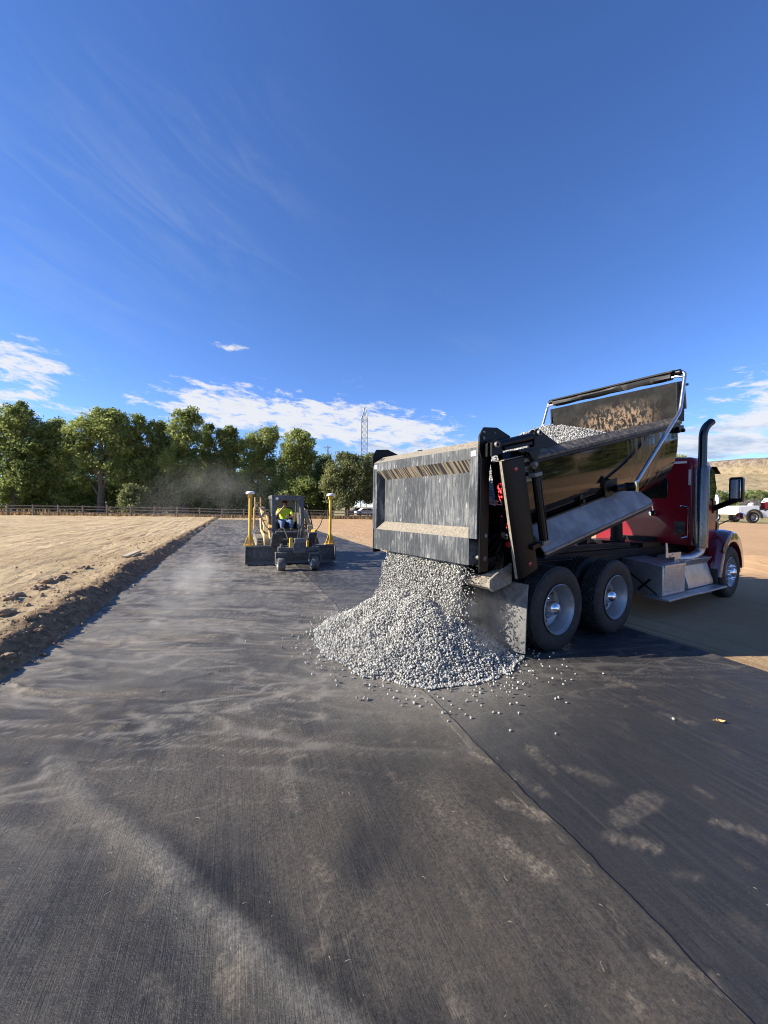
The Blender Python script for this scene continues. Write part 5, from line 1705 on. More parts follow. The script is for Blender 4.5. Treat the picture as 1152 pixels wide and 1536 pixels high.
# ---- the operator, one skinned body with clothing over it
def skinned(name, joints, bones, mat, parent, sub=2, root=0):
    names = list(joints)
    me = bpy.data.meshes.new(name)
    me.from_pydata([joints[k][:3] for k in names], [(names.index(a), names.index(b)) for a, b in bones], [])
    o = bpy.data.objects.new(name, me); COL.objects.link(o)
    sk = o.modifiers.new('skin', 'SKIN'); sk.use_smooth_shade = True; sk.branch_smoothing = .4
    for i, k in enumerate(names):
        d = me.skin_vertices[0].data[i]; r = joints[k][3]
        d.radius = r if isinstance(r, tuple) else (r, r); d.use_root = (i == root)
    ss = o.modifiers.new('sub', 'SUBSURF'); ss.levels = sub; ss.render_levels = sub
    dg = bpy.context.evaluated_depsgraph_get(); ev = o.evaluated_get(dg)
    m2 = bpy.data.meshes.new_from_object(ev)
    o.modifiers.clear(); o.data = m2; m2.materials.clear(); m2.materials.append(mat)
    m2.polygons.foreach_set('use_smooth', [True] * len(m2.polygons))
    if parent: o.parent = parent
    return o


oc = lane_pt(0, 0)
person = thing('person', 'seated operator in lime shirt, blue jeans and dark cap, hand raised to face', 'person', (LX, LY, 0), LA)
ox, oy = -.04, 1.42
J = dict(pelvis=(ox, oy + .03, 1.19, (.15, .12)), belly=(ox, oy + .03, 1.34, (.145, .115)), chest=(ox, oy + .01, 1.52, (.155, .12)), neckb=(ox, oy, 1.645, .065), neck=(ox, oy - .02, 1.70, .052),
         jaw=(ox - .01, oy - .045, 1.745, (.060, .066)), head=(ox - .01, oy - .035, 1.80, (.074, .090)), crown=(ox - .01, oy - .02, 1.865, (.060, .072)),
         shl=(ox - .17, oy, 1.585, .062), ell=(ox - .27, oy - .16, 1.40, .045), wrl=(ox - .10, oy - .23, 1.62, .030), pal=(ox - .055, oy - .19, 1.685, (.038, .018)),
         shr=(ox + .17, oy, 1.585, .062), elr=(ox + .27, oy - .14, 1.36, .045), wrr=(ox + .10, oy - .30, 1.36, .030), par=(ox + .05, oy - .35, 1.37, (.018, .038)),
         hil=(ox - .10, oy, 1.17, .095), knl=(ox - .13, oy - .46, 1.21, .070), anl=(ox - .13, oy - .56, .98, .045), hir=(ox + .10, oy, 1.17, .095), knr=(ox + .15, oy - .46, 1.21, .070), anr=(ox + .15, oy - .56, .98, .045))
B = [('pelvis', 'belly'), ('belly', 'chest'), ('chest', 'neckb'), ('neckb', 'neck'), ('neck', 'jaw'), ('jaw', 'head'), ('head', 'crown'), ('chest', 'shl'), ('shl', 'ell'), ('ell', 'wrl'), ('wrl', 'pal'),
     ('chest', 'shr'), ('shr', 'elr'), ('elr', 'wrr'), ('wrr', 'par'), ('pelvis', 'hil'), ('hil', 'knl'), ('knl', 'anl'), ('pelvis', 'hir'), ('hir', 'knr'), ('knr', 'anr')]
for hand, (hx, hy, hz), sgn in (('l', J['pal'][:3], 1), ('r', J['par'][:3], -1)):
    for k in range(4):
        o_ = (k - 1.5) * .019
        L = (.034, .040, .038, .028)[k]
        if hand == 'l':
            a = (hx + .02, hy - .01 + .004 * k, hz + .02 - o_ * .9); b = (a[0] + L, a[1] - .008, a[2] + .012); c = (b[0] + L * .6, b[1] + .016, b[2] + .004)
        else:
            a = (hx - .018, hy - .03, hz + o_); b = (a[0] - L * .7, a[1] - L * .6, a[2] - .004); c = (b[0] - L * .2, b[1] + .004, b[2] - L * .6)
        for nm, p, r in (('a', a, .0095), ('b', b, .009), ('c', c, .0075)): J[f'f{hand}{k}{nm}'] = (*p, r)
        pr = 'pal' if hand == 'l' else 'par'
        B += [(pr, f'f{hand}{k}a'), (f'f{hand}{k}a', f'f{hand}{k}b'), (f'f{hand}{k}b', f'f{hand}{k}c')]
    t0 = (hx + .005, hy - .022, hz + .005) if hand == 'l' else (hx + .004, hy - .012, hz + .028)
    t1 = (t0[0] + .022, t0[1] - .012, t0[2] + .022) if hand == 'l' else (t0[0] - .022, t0[1] - .022, t0[2] + .014)
    J[f't{hand}a'] = (*t0, .011); J[f't{hand}b'] = (*t1, .009)
    B += [('pal' if hand == 'l' else 'par', f't{hand}a'), (f't{hand}a', f't{hand}b')]
body_o = skinned('body', J, B, M['skin'], person)


def sub_joints(keys, grow, over=None):
    d = {}
    for k in keys:
        r = J[k][3]; r = tuple(x + grow for x in r) if isinstance(r, tuple) else r + grow
        d[k] = (*J[k][:3], r)
    d.update(over or {}); return d


mid = lambda a, b, t: tuple(J[a][i] * (1 - t) + J[b][i] * t for i in range(3))
SJ = sub_joints(['belly', 'chest', 'shl', 'shr'], .018)
SJ['hem'] = (ox, oy + .03, 1.22, (.168, .138)); SJ['collar'] = (ox, oy, 1.635, (.085, .075)); SJ['sl'] = (*mid('shl', 'ell', .80), .066); SJ['sr'] = (*mid('shr', 'elr', .80), .066)
skinned('shirt', SJ, [('hem', 'belly'), ('belly', 'chest'), ('chest', 'collar'), ('chest', 'shl'), ('shl', 'sl'), ('chest', 'shr'), ('shr', 'sr')], M['hivis'], person)
TJ = sub_joints(['pelvis', 'hil', 'knl', 'anl', 'hir', 'knr', 'anr'], .014)
skinned('jeans', TJ, [('pelvis', 'hil'), ('hil', 'knl'), ('knl', 'anl'), ('pelvis', 'hir'), ('hir', 'knr'), ('knr', 'anr')], M['jeans'], person)
mb = MB()
hx, hy, hz = J['head'][:3]
mb.lathe([(.086, .0), (.090, .02), (.088, .05), (.072, .085), (.04, .105), (0, .112)], (hx, hy + .005, hz + .015), (0, -.12, 1), 24)
mb.loft([[(hx + .075 * math.sin(a) * (1 - .15 * k), hy - .055 - .095 * k * math.cos(a) ** .8, hz + .028 - .020 * k + dz) for a in np.linspace(-1.35, 1.35, 9)] + [(hx + .075 * math.sin(a) * (1 - .15 * k), hy - .055 - .095 * k * math.cos(a) ** .8, hz + .020 - .020 * k) for a in np.linspace(1.35, -1.35, 9)] for k, dz in ((0, 0), (1, 0))])
mb.build('cap', M['cap'], person, smooth=50)
mb = MB(); mb.lathe([(.075, -.075), (.086, -.045), (.088, .0), (.084, .03)], (hx, hy + .022, hz), (0, 0, 1), 20); mb.build('hair', M['hair'], person)
mb = MB()                                              # face: nose, ears, eyes, brows, mouth
mb.cyl((hx, hy - .092, hz + .005), (hx, hy - .108, hz - .022), .008, .014, n=8)
for s in (-1, 1):
    mb.lathe([(0, .008), (.016, .006), (.020, 0), (.012, -.006)], (hx + s * .078, hy, hz - .005), (s, -.2, 0), 10)
mb.build('nose_and_ears', M['skin'], person)
mb = MB()
for s in (-1, 1): mb.lathe([(0, .006), (.008, .004), (.011, 0)], (hx + s * .030, hy - .088, hz + .008), (0, -1, 0), 10)
mb.box((hx - .022, hy - .100, hz - .052), (hx + .022, hy - .090, hz - .046))
mb.build('eyes_and_mouth', M['hair'], person)
for s in (-1, 1):
    mb = MB(); k_ = 'anl' if s < 0 else 'anr'; ax, ay, az_ = J[k_][:3]
    mb.loft([[(ax + .050 * math.cos(a) * wd, yy, .935 + max(0, (hh_) * (.5 + .5 * math.sin(a)))) for a in np.linspace(0, 2 * math.pi, 13)[:-1]] for yy, wd, hh_ in ((ay + .09, .7, .10), (ay + .04, 1, .12), (ay - .04, 1.0, .10), (ay - .12, 1.05, .07), (ay - .17, .7, .045))])
    mb.build('boot', M['machine_black'], person, smooth=60)

# ================================================================== FENCE
fence = thing('timber_fence', 'weathered three rail timber fence along the far side of the field', 'fence', (FA[0], FA[1], 0))
fd_ = (FB - FA); fl_len = float(np.hypot(*fd_)); fd_ = fd_ / fl_len
sp = 2.75; npst = int(fl_len / sp) + 1
fz = lambda x, y: float(ground_z(*[np.array([q]) for q in to_lane(x, y)])[0])
prev = None
rail_mb = MB()
post_me = {}
for k in range(npst):
    px_, py_ = FA + fd_ * sp * k
    z = fz(px_, py_); h_ = 1.30 + random.uniform(-.04, .06)
    mb = MB(); r = .075
    lx_, ly_ = px_ - FA[0], py_ - FA[1]
    tl = random.uniform(-.02, .02)
    mb.loft([[(lx_ + dx * r + tl * t, ly_ + dy * r, z - .2 + t * (h_ + .2)) for dx, dy in ((-1, -1), (1, -1), (1, 1), (-1, 1))] for t in (0, 1)])
    mb.build('post', M['wood'], fence, bevel=.01)
    cur = (lx_, ly_, z)
    if prev:
        for q in (.42, .80, 1.15):
            j = random.uniform(-.03, .03)
            rail_mb.beam((prev[0] - fd_[0] * .1, prev[1] - .09, prev[2] + q + j), (cur[0] + fd_[0] * .1, cur[1] - .085, cur[2] + q - j * .5), .05, .12)
    prev = cur
rail_mb.build('rail', M['wood'], fence, bevel=0)

# ================================================================== TREES
QN = 4


def leaf_cloud(cent, rad, per, size, rng, squash=1.0):
    """clumps of leaf quads about centres"""
    n = len(cent) * per
    c = np.repeat(cent, per, 0); r = np.repeat(rad, per)
    g = np.clip(rng.normal(size=(n, 3)), -1.7, 1.7); g *= (r * .52)[:, None]; g[:, 2] *= squash
    p = c + g
    nrm = g / (np.linalg.norm(g, axis=1, keepdims=True) + 1e-6) + rng.normal(size=(n, 3)) * .75 + np.array([0, 0, .35])
    nrm /= np.linalg.norm(nrm, axis=1, keepdims=True)
    a = np.cross(nrm, rng.normal(size=(n, 3))); a /= np.linalg.norm(a, axis=1, keepdims=True) + 1e-9
    b = np.cross(nrm, a)
    s = size * rng.uniform(.6, 1.35, n)
    a *= s[:, None]; b *= (s * .72)[:, None]
    V = np.stack([p - a * .9, p - b * .55 + a * .1, p + a, p + b * .6 + a * .05], 1).reshape(-1, 3)
    F = np.arange(n * 4).reshape(n, 4)
    return V, F


def tree(name, label, cat, x, y, z, lobes, trunk, leaf, seed, size=.205, dens=1., per=52, group=None, bark=True, dead=None, lean=0, mi_extra=None):
    """lobes: (dx, dz centre, rx, rz) in metres about the trunk foot"""
    rng = np.random.default_rng(seed)
    root = thing(name, label, cat, (x, y, z), 0, group)
    cs, rs = [], []
    for (dx, cz, rx, rz_) in lobes:
        k = int(42 * dens * rx * rz_ ** .9 / 3.0) + 8
        d = rng.normal(size=(k, 3)); d /= np.linalg.norm(d, axis=1, keepdims=True)
        rr = rng.uniform(.35, 1.0, k) ** .55
        ry = rx * .85
        p = np.array([dx, rng.uniform(-.3, .3) * rx, cz]) + d * rr[:, None] * np.array([rx, ry, rz_])
        cs.append(p); rs.append(rng.uniform(.45, 1.0, k) * min(1.1, .48 + .15 * rx) * 1.25)
    cent = np.concatenate(cs); rad = np.concatenate(rs)
    cent[:, 2] = np.maximum(cent[:, 2], .4)
    V, F = leaf_cloud(cent, rad, per, size, rng, .85)
    V[:, 2] = np.maximum(V[:, 2], .03)
    fast_mesh('crown', V, F, leaf, root)
    mb = MB(); H = trunk[1]
    mb.tube([(0, 0, -.3), (.12 + lean * .1, .1, H * .25), (-.1 + lean * .35, 0, H * .55), (.1 + lean * .7, .1, H)], [trunk[0] * 1.25, trunk[0], trunk[0] * .75, trunk[0] * .35], n=9)
    for (dx, cz, rx, rz_) in lobes:
        t = min(.9, max(.18, (cz - rz_ * .8) / max(H, .1) * .62)); b0 = (lean * t * .7, 0, H * t)
        e = (dx, rng.uniform(-.5, .5), cz + rz_ * .35)
        m_ = (b0[0] * .5 + e[0] * .5 + rng.uniform(-.3, .3), rng.uniform(-.4, .4), b0[2] * .45 + e[2] * .55)
        mb.tube([b0, m_, e], [trunk[0] * .5, trunk[0] * .3, .035], n=7)
        for q in range(3):
            f = (e[0] + rng.uniform(-1, 1) * rx * .8, rng.uniform(-1, 1) * rx * .6, cz + rng.uniform(-.7, .9) * rz_)
            mb.tube([m_, ((m_[0] + f[0]) / 2 + rng.uniform(-.2, .2), f[1] * .5, (m_[2] + f[2]) / 2), f], [trunk[0] * .22, trunk[0] * .14, .02], n=5)
    if dead:
        for (dx, z0, dx2, z1) in dead:
            e = (dx2, -1.2, z1); mb.tube([(dx, -.5, z0), ((dx + dx2) / 2 + .2, -.9, (z0 + z1) / 2), e], [.10, .06, .015], n=5)
            for q in range(5):
                t = .35 + .13 * q; p = (dx + (dx2 - dx) * t, -.9, z0 + (z1 - z0) * t)
                mb.tube([p, (p[0] + rng.uniform(-.9, .9), -1.1, p[2] + rng.uniform(.3, 1.0))], [.03, .008], n=4)
    mb.build('trunk', M['bark'], root)
    return root


def at(px, Y):
    u = (px - 576) / F_PX
    return u * Y


def zpx(px, py, Y):
    return CAM_H - ((py - 761.05 - (px - 576) * ROLL) / F_PX) * Y


def T_(label, px, Y, lobes_px, leaf, seed, trunk=(.35, None), **k):
    """lobes given as (px, py, half width px, half height px) at the tree's own distance"""
    x = at(px, Y); m = Y / F_PX; z0 = 0.0
    lb_ = [((a - px) * m, zpx(a, b, Y) - z0, c * m * 1.08, d * m * 1.08) for a, b, c, d in lobes_px]
    H = max(q[1] for q in lb_)
    return tree(k.pop('name', 'cottonwood_tree'), label, 'tree', x, Y, z0, lb_, (trunk[0], trunk[1] or H), leaf, seed, group='trees beyond the fence', **k)


LC, LD, LP, LY_, LR = LEAF
T_('tall cottonwood with a leaning pointed top at the left end of the row', 20, 57, [(22, 632, 17, 24), (40, 628, 14, 14), (5, 650, 20, 24), (45, 665, 24, 26), (10, 690, 26, 26), (40, 715, 28, 26), (10, 738, 24, 20), (33, 615, 6, 12)], LD, 1, lean=.4)
T_('green cottonwood showing some yellow leaves beside the leaning pointed one', 84, 59, [(80, 655, 18, 22), (66, 668, 14, 18), (92, 690, 20, 26), (70, 715, 22, 24), (95, 735, 22, 20), (88, 640, 9, 10)], LC, 2)
T_('broad cottonwood with a dark forked trunk, behind the pale bush', 150, 58, [(128, 650, 22, 22), (160, 640, 22, 24), (150, 628, 12, 12), (168, 622, 8, 9), (118, 672, 18, 18), (180, 665, 18, 20), (140, 690, 24, 18), (172, 705, 22, 20), (125, 715, 18, 18), (186, 635, 9, 14)], LC, 3, trunk=(.42, 14))
T_('narrow cottonwood with a bare grey branch in its crown', 206, 60, [(205, 645, 13, 20), (200, 672, 16, 18), (212, 690, 15, 20), (206, 715, 20, 20), (200, 740, 18, 16), (207, 631, 6, 8)], LC, 4, dead=[(-1.5, 8, -2.4, 12.2), (1.0, 8.5, 2.0, 11.5)])
T_('dark cottonwood just left of the tallest crown', 238, 61, [(232, 650, 12, 18), (244, 662, 12, 16), (236, 685, 18, 20), (228, 712, 20, 20), (246, 735, 20, 18), (240, 640, 6, 8)], LD, 5, dead=[(1.2, 7, 2.2, 11), (1.4, 7.5, .3, 10.6)])
T_('tallest upright cottonwood, its rounded double crown above the neighbours', 277, 60, [(270, 640, 14, 22), (285, 636, 13, 22), (277, 665, 20, 22), (265, 690, 20, 22), (285, 700, 14, 22), (262, 725, 22, 22), (280, 740, 16, 14), (286, 622, 7, 8)], LC, 6)
T_('small dark tree with a thin pointed crown right of the tallest one', 312, 63, [(312, 655, 9, 16), (310, 675, 12, 16), (318, 698, 12, 14), (312, 730, 16, 20), (313, 643, 4, 6)], LD, 7, trunk=(.25, None))
T_('dark open crowned tree where sky shows through low branches', 343, 64, [(338, 660, 13, 16), (352, 664, 12, 16), (345, 648, 7, 8), (340, 690, 17, 16), (332, 712, 12, 14), (355, 722, 14, 16), (342, 742, 20, 14), (330, 652, 5, 8)], LD, 8)
T_('bright green spreading cottonwood behind the loader', 388, 63, [(378, 675, 17, 18), (398, 662, 15, 18), (408, 652, 9, 12), (390, 695, 20, 18), (404, 718, 14, 18), (376, 720, 14, 18), (392, 742, 22, 14), (380, 658, 6, 8)], LC, 9)
T_('leafy cottonwood with a heavy dark right side near the right mast', 445, 62, [(440, 668, 16, 18), (458, 664, 12, 14), (432, 690, 16, 16), (455, 695, 16, 18), (465, 685, 9, 10), (438, 722, 14, 16), (460, 735, 18, 18), (428, 745, 16, 12), (446, 653, 8, 7)], LC, 10, lean=.3)
T_('low olive tree with a dead twig standing out of the top', 488, 66, [(485, 695, 12, 12), (478, 712, 13, 14), (492, 725, 14, 16), (482, 745, 16, 12)], LD, 11, trunk=(.25, None), dead=[(.2, 8.0, .5, 11.6)])
T_('pale willow with a rounded silvery crown left of the tailgate', 520, 60, [(510, 702, 18, 18), (530, 700, 18, 18), (520, 688, 12, 8), (500, 725, 16, 18), (540, 715, 18, 20), (525, 735, 22, 18), (512, 748, 22, 12), (548, 735, 14, 20)], LP, 12, name='willow_tree')
T_('pale green tree mostly hidden behind the tailgate', 565, 63, [(560, 700, 16, 16), (575, 712, 20, 22), (556, 735, 14, 20), (585, 740, 20, 18), (553, 690, 8, 8)], LP, 13, name='willow_tree')
T_('tree far behind the raised bed with only its top leaves near the cab roof', 1000, 70, [(1000, 720, 26, 34), (1020, 705, 12, 18), (975, 730, 24, 30)], LC, 14)
tree('leafy_bush', 'pale yellow green bush standing by the fence before the dark trees', 'bush', at(201, 54.5), 54.5, .1, [((196 - 201) * .091, 3.0, 1.1, 1.0), (.7, 2.6, 1.0, 1.2), (-.6, 1.6, 1.3, 1.2), (.6, 1.2, 1.3, 1.0), (-.2, 3.6, .6, .5)], (.08, 3), LP, 30, size=.17, dens=2.2, per=30)
for px, top, hw in [(50, 672, 26), (108, 660, 24), (185, 668, 22), (222, 664, 20), (258, 668, 20), (300, 682, 20), (326, 676, 18), (366, 684, 20), (424, 690, 18), (474, 704, 18)]:
    T_('rear cottonwood filling the row between two nearer crowns, around %s' % {50: 'the left end', 108: 'the yellowing tree', 185: 'the broad forked tree', 222: 'the bare grey branch', 258: 'the tallest tree left side', 300: 'the tallest tree right side', 326: 'the thin pointed tree', 366: 'the dark open tree', 424: 'the loader', 474: 'the right mast'}[px], px, 71,
       [(px - hw * .4, top + 22, hw * .8, 22), (px + hw * .5, top + 28, hw * .75, 22), (px, top + 52, hw, 26), (px + hw * .2, top + 76, hw * 1.1, 22)], LC if px % 4 else LD, 700 + px, dens=.8)
for k, (x, y, h_) in enumerate([(62, 34, 13), (66, 24, 15), (63, 14, 14), (67, 5, 16), (62, -4, 13), (66, -14, 15), (70, 42, 13)]):  # row out of view, added for its dark reflection in the bed side
    tree('cottonwood_tree', 'unseen cottonwood in the row added beyond the right edge of the picture', 'tree', x, y, .9, [(0, h_ * .75, 3.2, h_ * .22), (-1.5, h_ * .5, 3.6, h_ * .25), (1.8, h_ * .5, 3.4, h_ * .25), (0, h_ * .25, 4.2, h_ * .22)], (.35, h_), LD, 400 + k, size=.5, dens=.30, per=26, group='unseen trees added beyond the right edge')
# understorey and weeds along the fence
rng = np.random.default_rng(77)
for k, (px, h_, lf, lab) in enumerate([(60, 2.6, LD, 'dark shrub under the leaning cottonwood'), (112, 2.2, LC, 'low green shrub left of the pale bush'), (252, 2.6, LD, 'dark shrub between two tall trunks'), (330, 2.8, LD, 'dark shrub at the far end of the lane'),
                                       (372, 2.4, LD, 'dark shrub left of the loader cab'), (470, 2.6, LD, 'dark shrub behind the right mast'), (425, 2.6, LD, 'dark shrub behind the loader cab'), (300, 2.2, LD, 'dark shrub below the sky gap'), (160, 2.6, LD, 'dark shrub round the forked trunk'), (20, 2.4, LC, 'green shrub at the left edge of the picture'), (215, 2.4, LD, 'dark shrub right behind the pale bush')]):
    Y = 59 + .6 * (k % 3) + px * .012; h_ *= 2.1
    tree('shrub', lab, 'shrub', at(px, Y), Y, 0, [(rng.uniform(-.8, .8), h_ * .5, 2.3, h_ * .5), (-1.9, h_ * .45, 1.6, h_ * .45), (2.0, h_ * .45, 1.6, h_ * .47)], (.06, h_), lf, 200 + k, size=.24, dens=1.0, per=26, group='shrubs under the trees')
n = 5200
wx = rng.uniform(-62, 14, n); off = rng.uniform(.15, 3.2, n) ** 1.0; wy = fence_y(wx) + off
redz = sstep(-36, -44, wx) + .25
V, F = [], []
hh_ = rng.uniform(.12, .50, n) * (1 + .9 * (rng.random(n) < .3) * sstep(-38, -42, wx)); ang = rng.uniform(0, math.pi, n); wd = rng.uniform(.03, .10, n); tl = rng.normal(size=(n, 2)) * .12
bx, by = np.cos(ang) * wd, np.sin(ang) * wd
V = np.stack([np.stack([wx - bx, wy - by, 0 * wx], 1), np.stack([wx + bx, wy + by, 0 * wx], 1), np.stack([wx + bx * .6 + tl[:, 0], wy + by * .6 + tl[:, 1], hh_], 1), np.stack([wx - bx * .6 + tl[:, 0], wy - by * .6 + tl[:, 1], hh_ * .9], 1)], 1).reshape(-1, 3)
o = fast_mesh('dry_weeds', V, np.arange(n * 4).reshape(n, 4), LR)
tag(o, 'dry rusty weeds growing along the timber fence', 'weeds', kind='stuff')

# ================================================================== LATTICE TOWER
TY = 185.0; tx = at(545.0, TY)
tower = thing('lattice_tower', 'tall thin steel lattice tower rising behind the trees', 'tower', (tx, TY, 0))
mb = MB(); HT = zpx(545, 628, TY); TP = zpx(545, 611, TY); a0 = 1.35


def tw(z):
    return a0 * (1.0 if z < HT else max(.12, 1 - (z - HT) / (TP - HT)))


lev = list(np.arange(0, HT, 2.6)) + [HT, (HT + TP) / 2, TP]
for sx_, sy_ in ((-1, -1), (1, -1), (1, 1), (-1, 1)):
    for i in range(len(lev) - 1):
        za, zb = lev[i], lev[i + 1]
        mb.beam((sx_ * tw(za), sy_ * tw(za), za), (sx_ * tw(zb), sy_ * tw(zb), zb), .22, .22)
cs4 = [(-1, -1), (1, -1), (1, 1), (-1, 1)]
for i in range(len(lev) - 1):
    za, zb = lev[i], lev[i + 1]
    for k in range(4):
        a, b = cs4[k], cs4[(k + 1) % 4]
        mb.beam((a[0] * tw(za), a[1] * tw(za), za), (b[0] * tw(zb), b[1] * tw(zb), zb), .10, .10)
        mb.beam((b[0] * tw(za), b[1] * tw(za), za), (a[0] * tw(zb), a[1] * tw(zb), zb), .10, .10)
        mb.beam((a[0] * tw(za), a[1] * tw(za), za), (b[0] * tw(za), b[1] * tw(za), za), .10, .10)
mb.build('lattice', M['tower'], tower, smooth=0)
mb = MB(); mb.cyl((0, 0, TP - .3), (0, 0, TP + .9), .10, n=8); mb.build('spire', M['tower'], tower)
pole = thing('utility_pole', 'thin utility pole with a cross arm showing above the low olive tree', 'pole', (at(490, 120), 120, 0))
mb = MB(); mb.cyl((0, 0, 0), (0, 0, zpx(490, 668, 120)), .14, .10, n=8); zt = zpx(490, 668, 120) - .6
mb.beam((-1.2, 0, zt), (1.2, 0, zt), .12, .14); mb.build('mast', M['wood'], pole)

# ================================================================== MESA
az_l = np.linspace(R_(20), R_(88), 170); rr = np.linspace(0, 1, 64)
A_, Q_ = np.meshgrid(az_l, rr)
Hx = 131 * (1 + .035 * (fbm(A_ * 14, A_ * 0, 121) - .5) + .02 * (fbm(A_ * 60, A_ * 0, 122) - .5)) * (.86 + .14 * sstep(R_(30), R_(43), A_))
D0, D1 = 560.0, 900.0
DD = D0 + (D1 - D0) * Q_
hz_ = Q_ ** 1.25 * .80
cl = sstep(.90, .965, Q_ + .03 * (fbm(A_ * 70, Q_ * 6, 123) - .5))
hz_ = hz_ + .20 * cl
gul = (fbm(A_ * 26, Q_ * 2.5, 124, 5) - .5) * .17 * np.sin(np.pi * np.clip(Q_, 0, 1)) + (fbm(A_ * 90, Q_ * 12, 125, 4) - .5) * .05 * np.sin(np.pi * np.clip(Q_ * 1.0, 0, 1))
ZZ = Hx * (hz_ + gul)
ZZ[0] = -2; dcs = 1 / np.cos(np.clip(A_ - R_(45), -.9, .9)) ** .0
V = np.stack([(DD * np.sin(A_)).ravel() * 1.0, (DD * np.cos(A_)).ravel() * 1.0, ZZ.ravel()], 1)
# the crest keeps one elevation seen from the site; radius grows to the sides of the view
V[:, :2] *= 1.42
rock = sstep(.915, .945, Q_ + .02 * (fbm(A_ * 70, Q_ * 6, 123) - .5)) * .9
back = V.reshape(64, 170, 3)[-1].copy(); back[:, :2] *= 1.5; back[:, 2] *= .95
V = np.concatenate([V, back]); F = grid_faces(170, 65)
o = fast_mesh('mesa_hill', V, F, M['hill'], smooth=True, attrs={'rock': np.concatenate([rock.ravel(), np.zeros(170)])})
tag(o, 'dry tan mesa with a rocky rim on the skyline', 'hill', kind='structure')

# ================================================================== FAR RIGHT: shrubs, houses, vehicles
gzw = lambda x, y: float(ground_z(*[np.array([q]) for q in to_lane(x, y)])[0])
for k, (px, py, Y, hw, hp, lf, lab) in enumerate([
        (1066, 752, 96, 9, 8, LC, 'green shrub right beside the exhaust shield'), (1083, 742, 150, 10, 6, LD, 'dark tree line clump above the tank'), (1118, 747, 100, 10, 9, LD, 'dark round shrub just right of the mirror'), (1136, 750, 88, 11, 9, LP, 'pale sage shrub above the white truck'),
        (1150, 752, 84, 9, 8, LP, 'pale sage shrub at the right edge of the picture'), (1120, 755, 76, 9, 7, LP, 'low sage shrub behind the white truck'), (1145, 741, 140, 12, 5, LD, 'dark trees before the mesa foot'), (1070, 740, 160, 14, 5, LC, 'green trees before the mesa foot'), (1105, 741, 170, 14, 5, LD, 'far dark trees behind the mirror'), (1130, 738, 190, 14, 4, LC, 'far green trees below the mesa slope')]):
    m = Y / F_PX; x = at(px, Y); z0 = gzw(x, Y)
    top = zpx(px, py - hp, Y)
    tree('shrub', lab, 'shrub', x, Y, z0, [(-hw * m * .5, (top - z0) * .55, hw * m * .7, (top - z0) * .45), (hw * m * .5, (top - z0) * .5, hw * m * .7, (top - z0) * .42), (0, (top - z0) * .62, hw * m * .5, (top - z0) * .36)], (.10, (top - z0) * .8), lf, 300 + k, size=.16 + m * .9, dens=.55, per=24, group='shrubs below the mesa')
for (px, py, Y, wpx, lab, rm) in [(1085, 741, 175, 26, 'long low pale building with a white roof left of the mirror', 'white'), (1134, 740, 200, 8, 'small grey roofed house left of the other house', 'roof'), (1147, 742, 205, 8, 'small cream house at the right edge', 'roof')]:
    m = Y / F_PX; x = at(px, Y); z0 = gzw(x, Y)
    h_ = thing('far_house', lab, 'house', (x, Y, z0)); wz = zpx(px, py, Y) - z0
    mb = MB(); mb.box((-wpx * m / 2, 0, 0), (wpx * m / 2, 8, wz)); mb.build('wall', M['stucco'], h_)
    mb = MB(); mb.prism([(-.6, wz), (8.6, wz), (4, wz + 1.3)], 'x', -wpx * m / 2 - .5, wpx * m / 2 + .5); mb.build('roof', M[rm], h_)
    mb = MB()
    for q in np.arange(-wpx * m / 2 + 1.5, wpx * m / 2 - 1, 3.0): mb.box((q, -.03, wz * .45), (q + 1.2, .0, wz * .8))
    mb.build('window', M['glass'], h_)


def small_wheel(parent, x, y, r, wd, rm='rim'):
    mb = MB(); mb.lathe([(r * .6, -wd / 2), (r * .92, -wd / 2), (r, -wd * .35), (r, wd * .35), (r * .92, wd / 2), (r * .6, wd / 2)][::-1], (x, y, r), (0, 1, 0), 30)
    t = mb.build('wheel', M['rubber'], parent)
    mb = MB(); mb.lathe([(0, .0), (r * .3, .02), (r * .45, -.02), (r * .58, wd / 2), (r * .64, wd / 2 + .01)][::-1], (x, y - wd * .0, r), (0, -1, 0), 24)
    mb.build('rim', M[rm], t)


# white pickup, facing image right, its bed in view
PKY = 31.0; pkx = at(1131, PKY); pkz = zpx(1131, 784.5, PKY)
pk = thing('pickup_truck', 'white pickup with black wheel flares and a red toolbox in its bed', 'pickup', (pkx, PKY, pkz))
mb = MB()
mb.prism([(-1.25, .62), (-1.25, 1.22), (-1.15, 1.32), (.45, 1.36), (.45, 1.0), (1.9, 1.0), (1.9, 1.38), (2.0, 1.40), (2.5, 2.0), (3.9, 2.05), (4.5, 1.42), (5.6, 1.28), (5.75, .95), (5.7, .55), (4.85, .5), (4.7, .86), (4.4, .98), (4.05, .86), (3.9, .5), (.55, .48), (.50, .70), (.35, .92), (0, 1.0), (-.35, .92), (-.50, .70), (-.52, .58)], 'y', 0, 1.85)
mb.build('body', M['white'], pk, bevel=.05)
mb = MB()
for cx in (0, 4.4):
    pts_o = [(cx + .66 * math.cos(a), .42 + .66 * math.sin(a)) for a in np.linspace(-.1, math.pi + .1, 14)]; pts_i = [(cx + .52 * math.cos(a), .42 + .56 * math.sin(a)) for a in np.linspace(math.pi + .1, -.1, 14)]
    mb.prism(pts_o + pts_i, 'y', -.07, .0)
mb.build('wheel_flare', M['machine_black'], pk)
for cx in (0, 4.4):
    for y in (.12, 1.72): small_wheel(pk, cx, y, .42, .28)
mb = MB(); mb.prism([(2.15, 1.44), (2.55, 1.93), (3.1, 1.96), (3.1, 1.44)], 'y', -.01, .0); mb.prism([(3.18, 1.44), (3.18, 1.96), (3.85, 1.95), (4.25, 1.44)], 'y', -.01, .0); mb.build('window', M['glass'], pk)
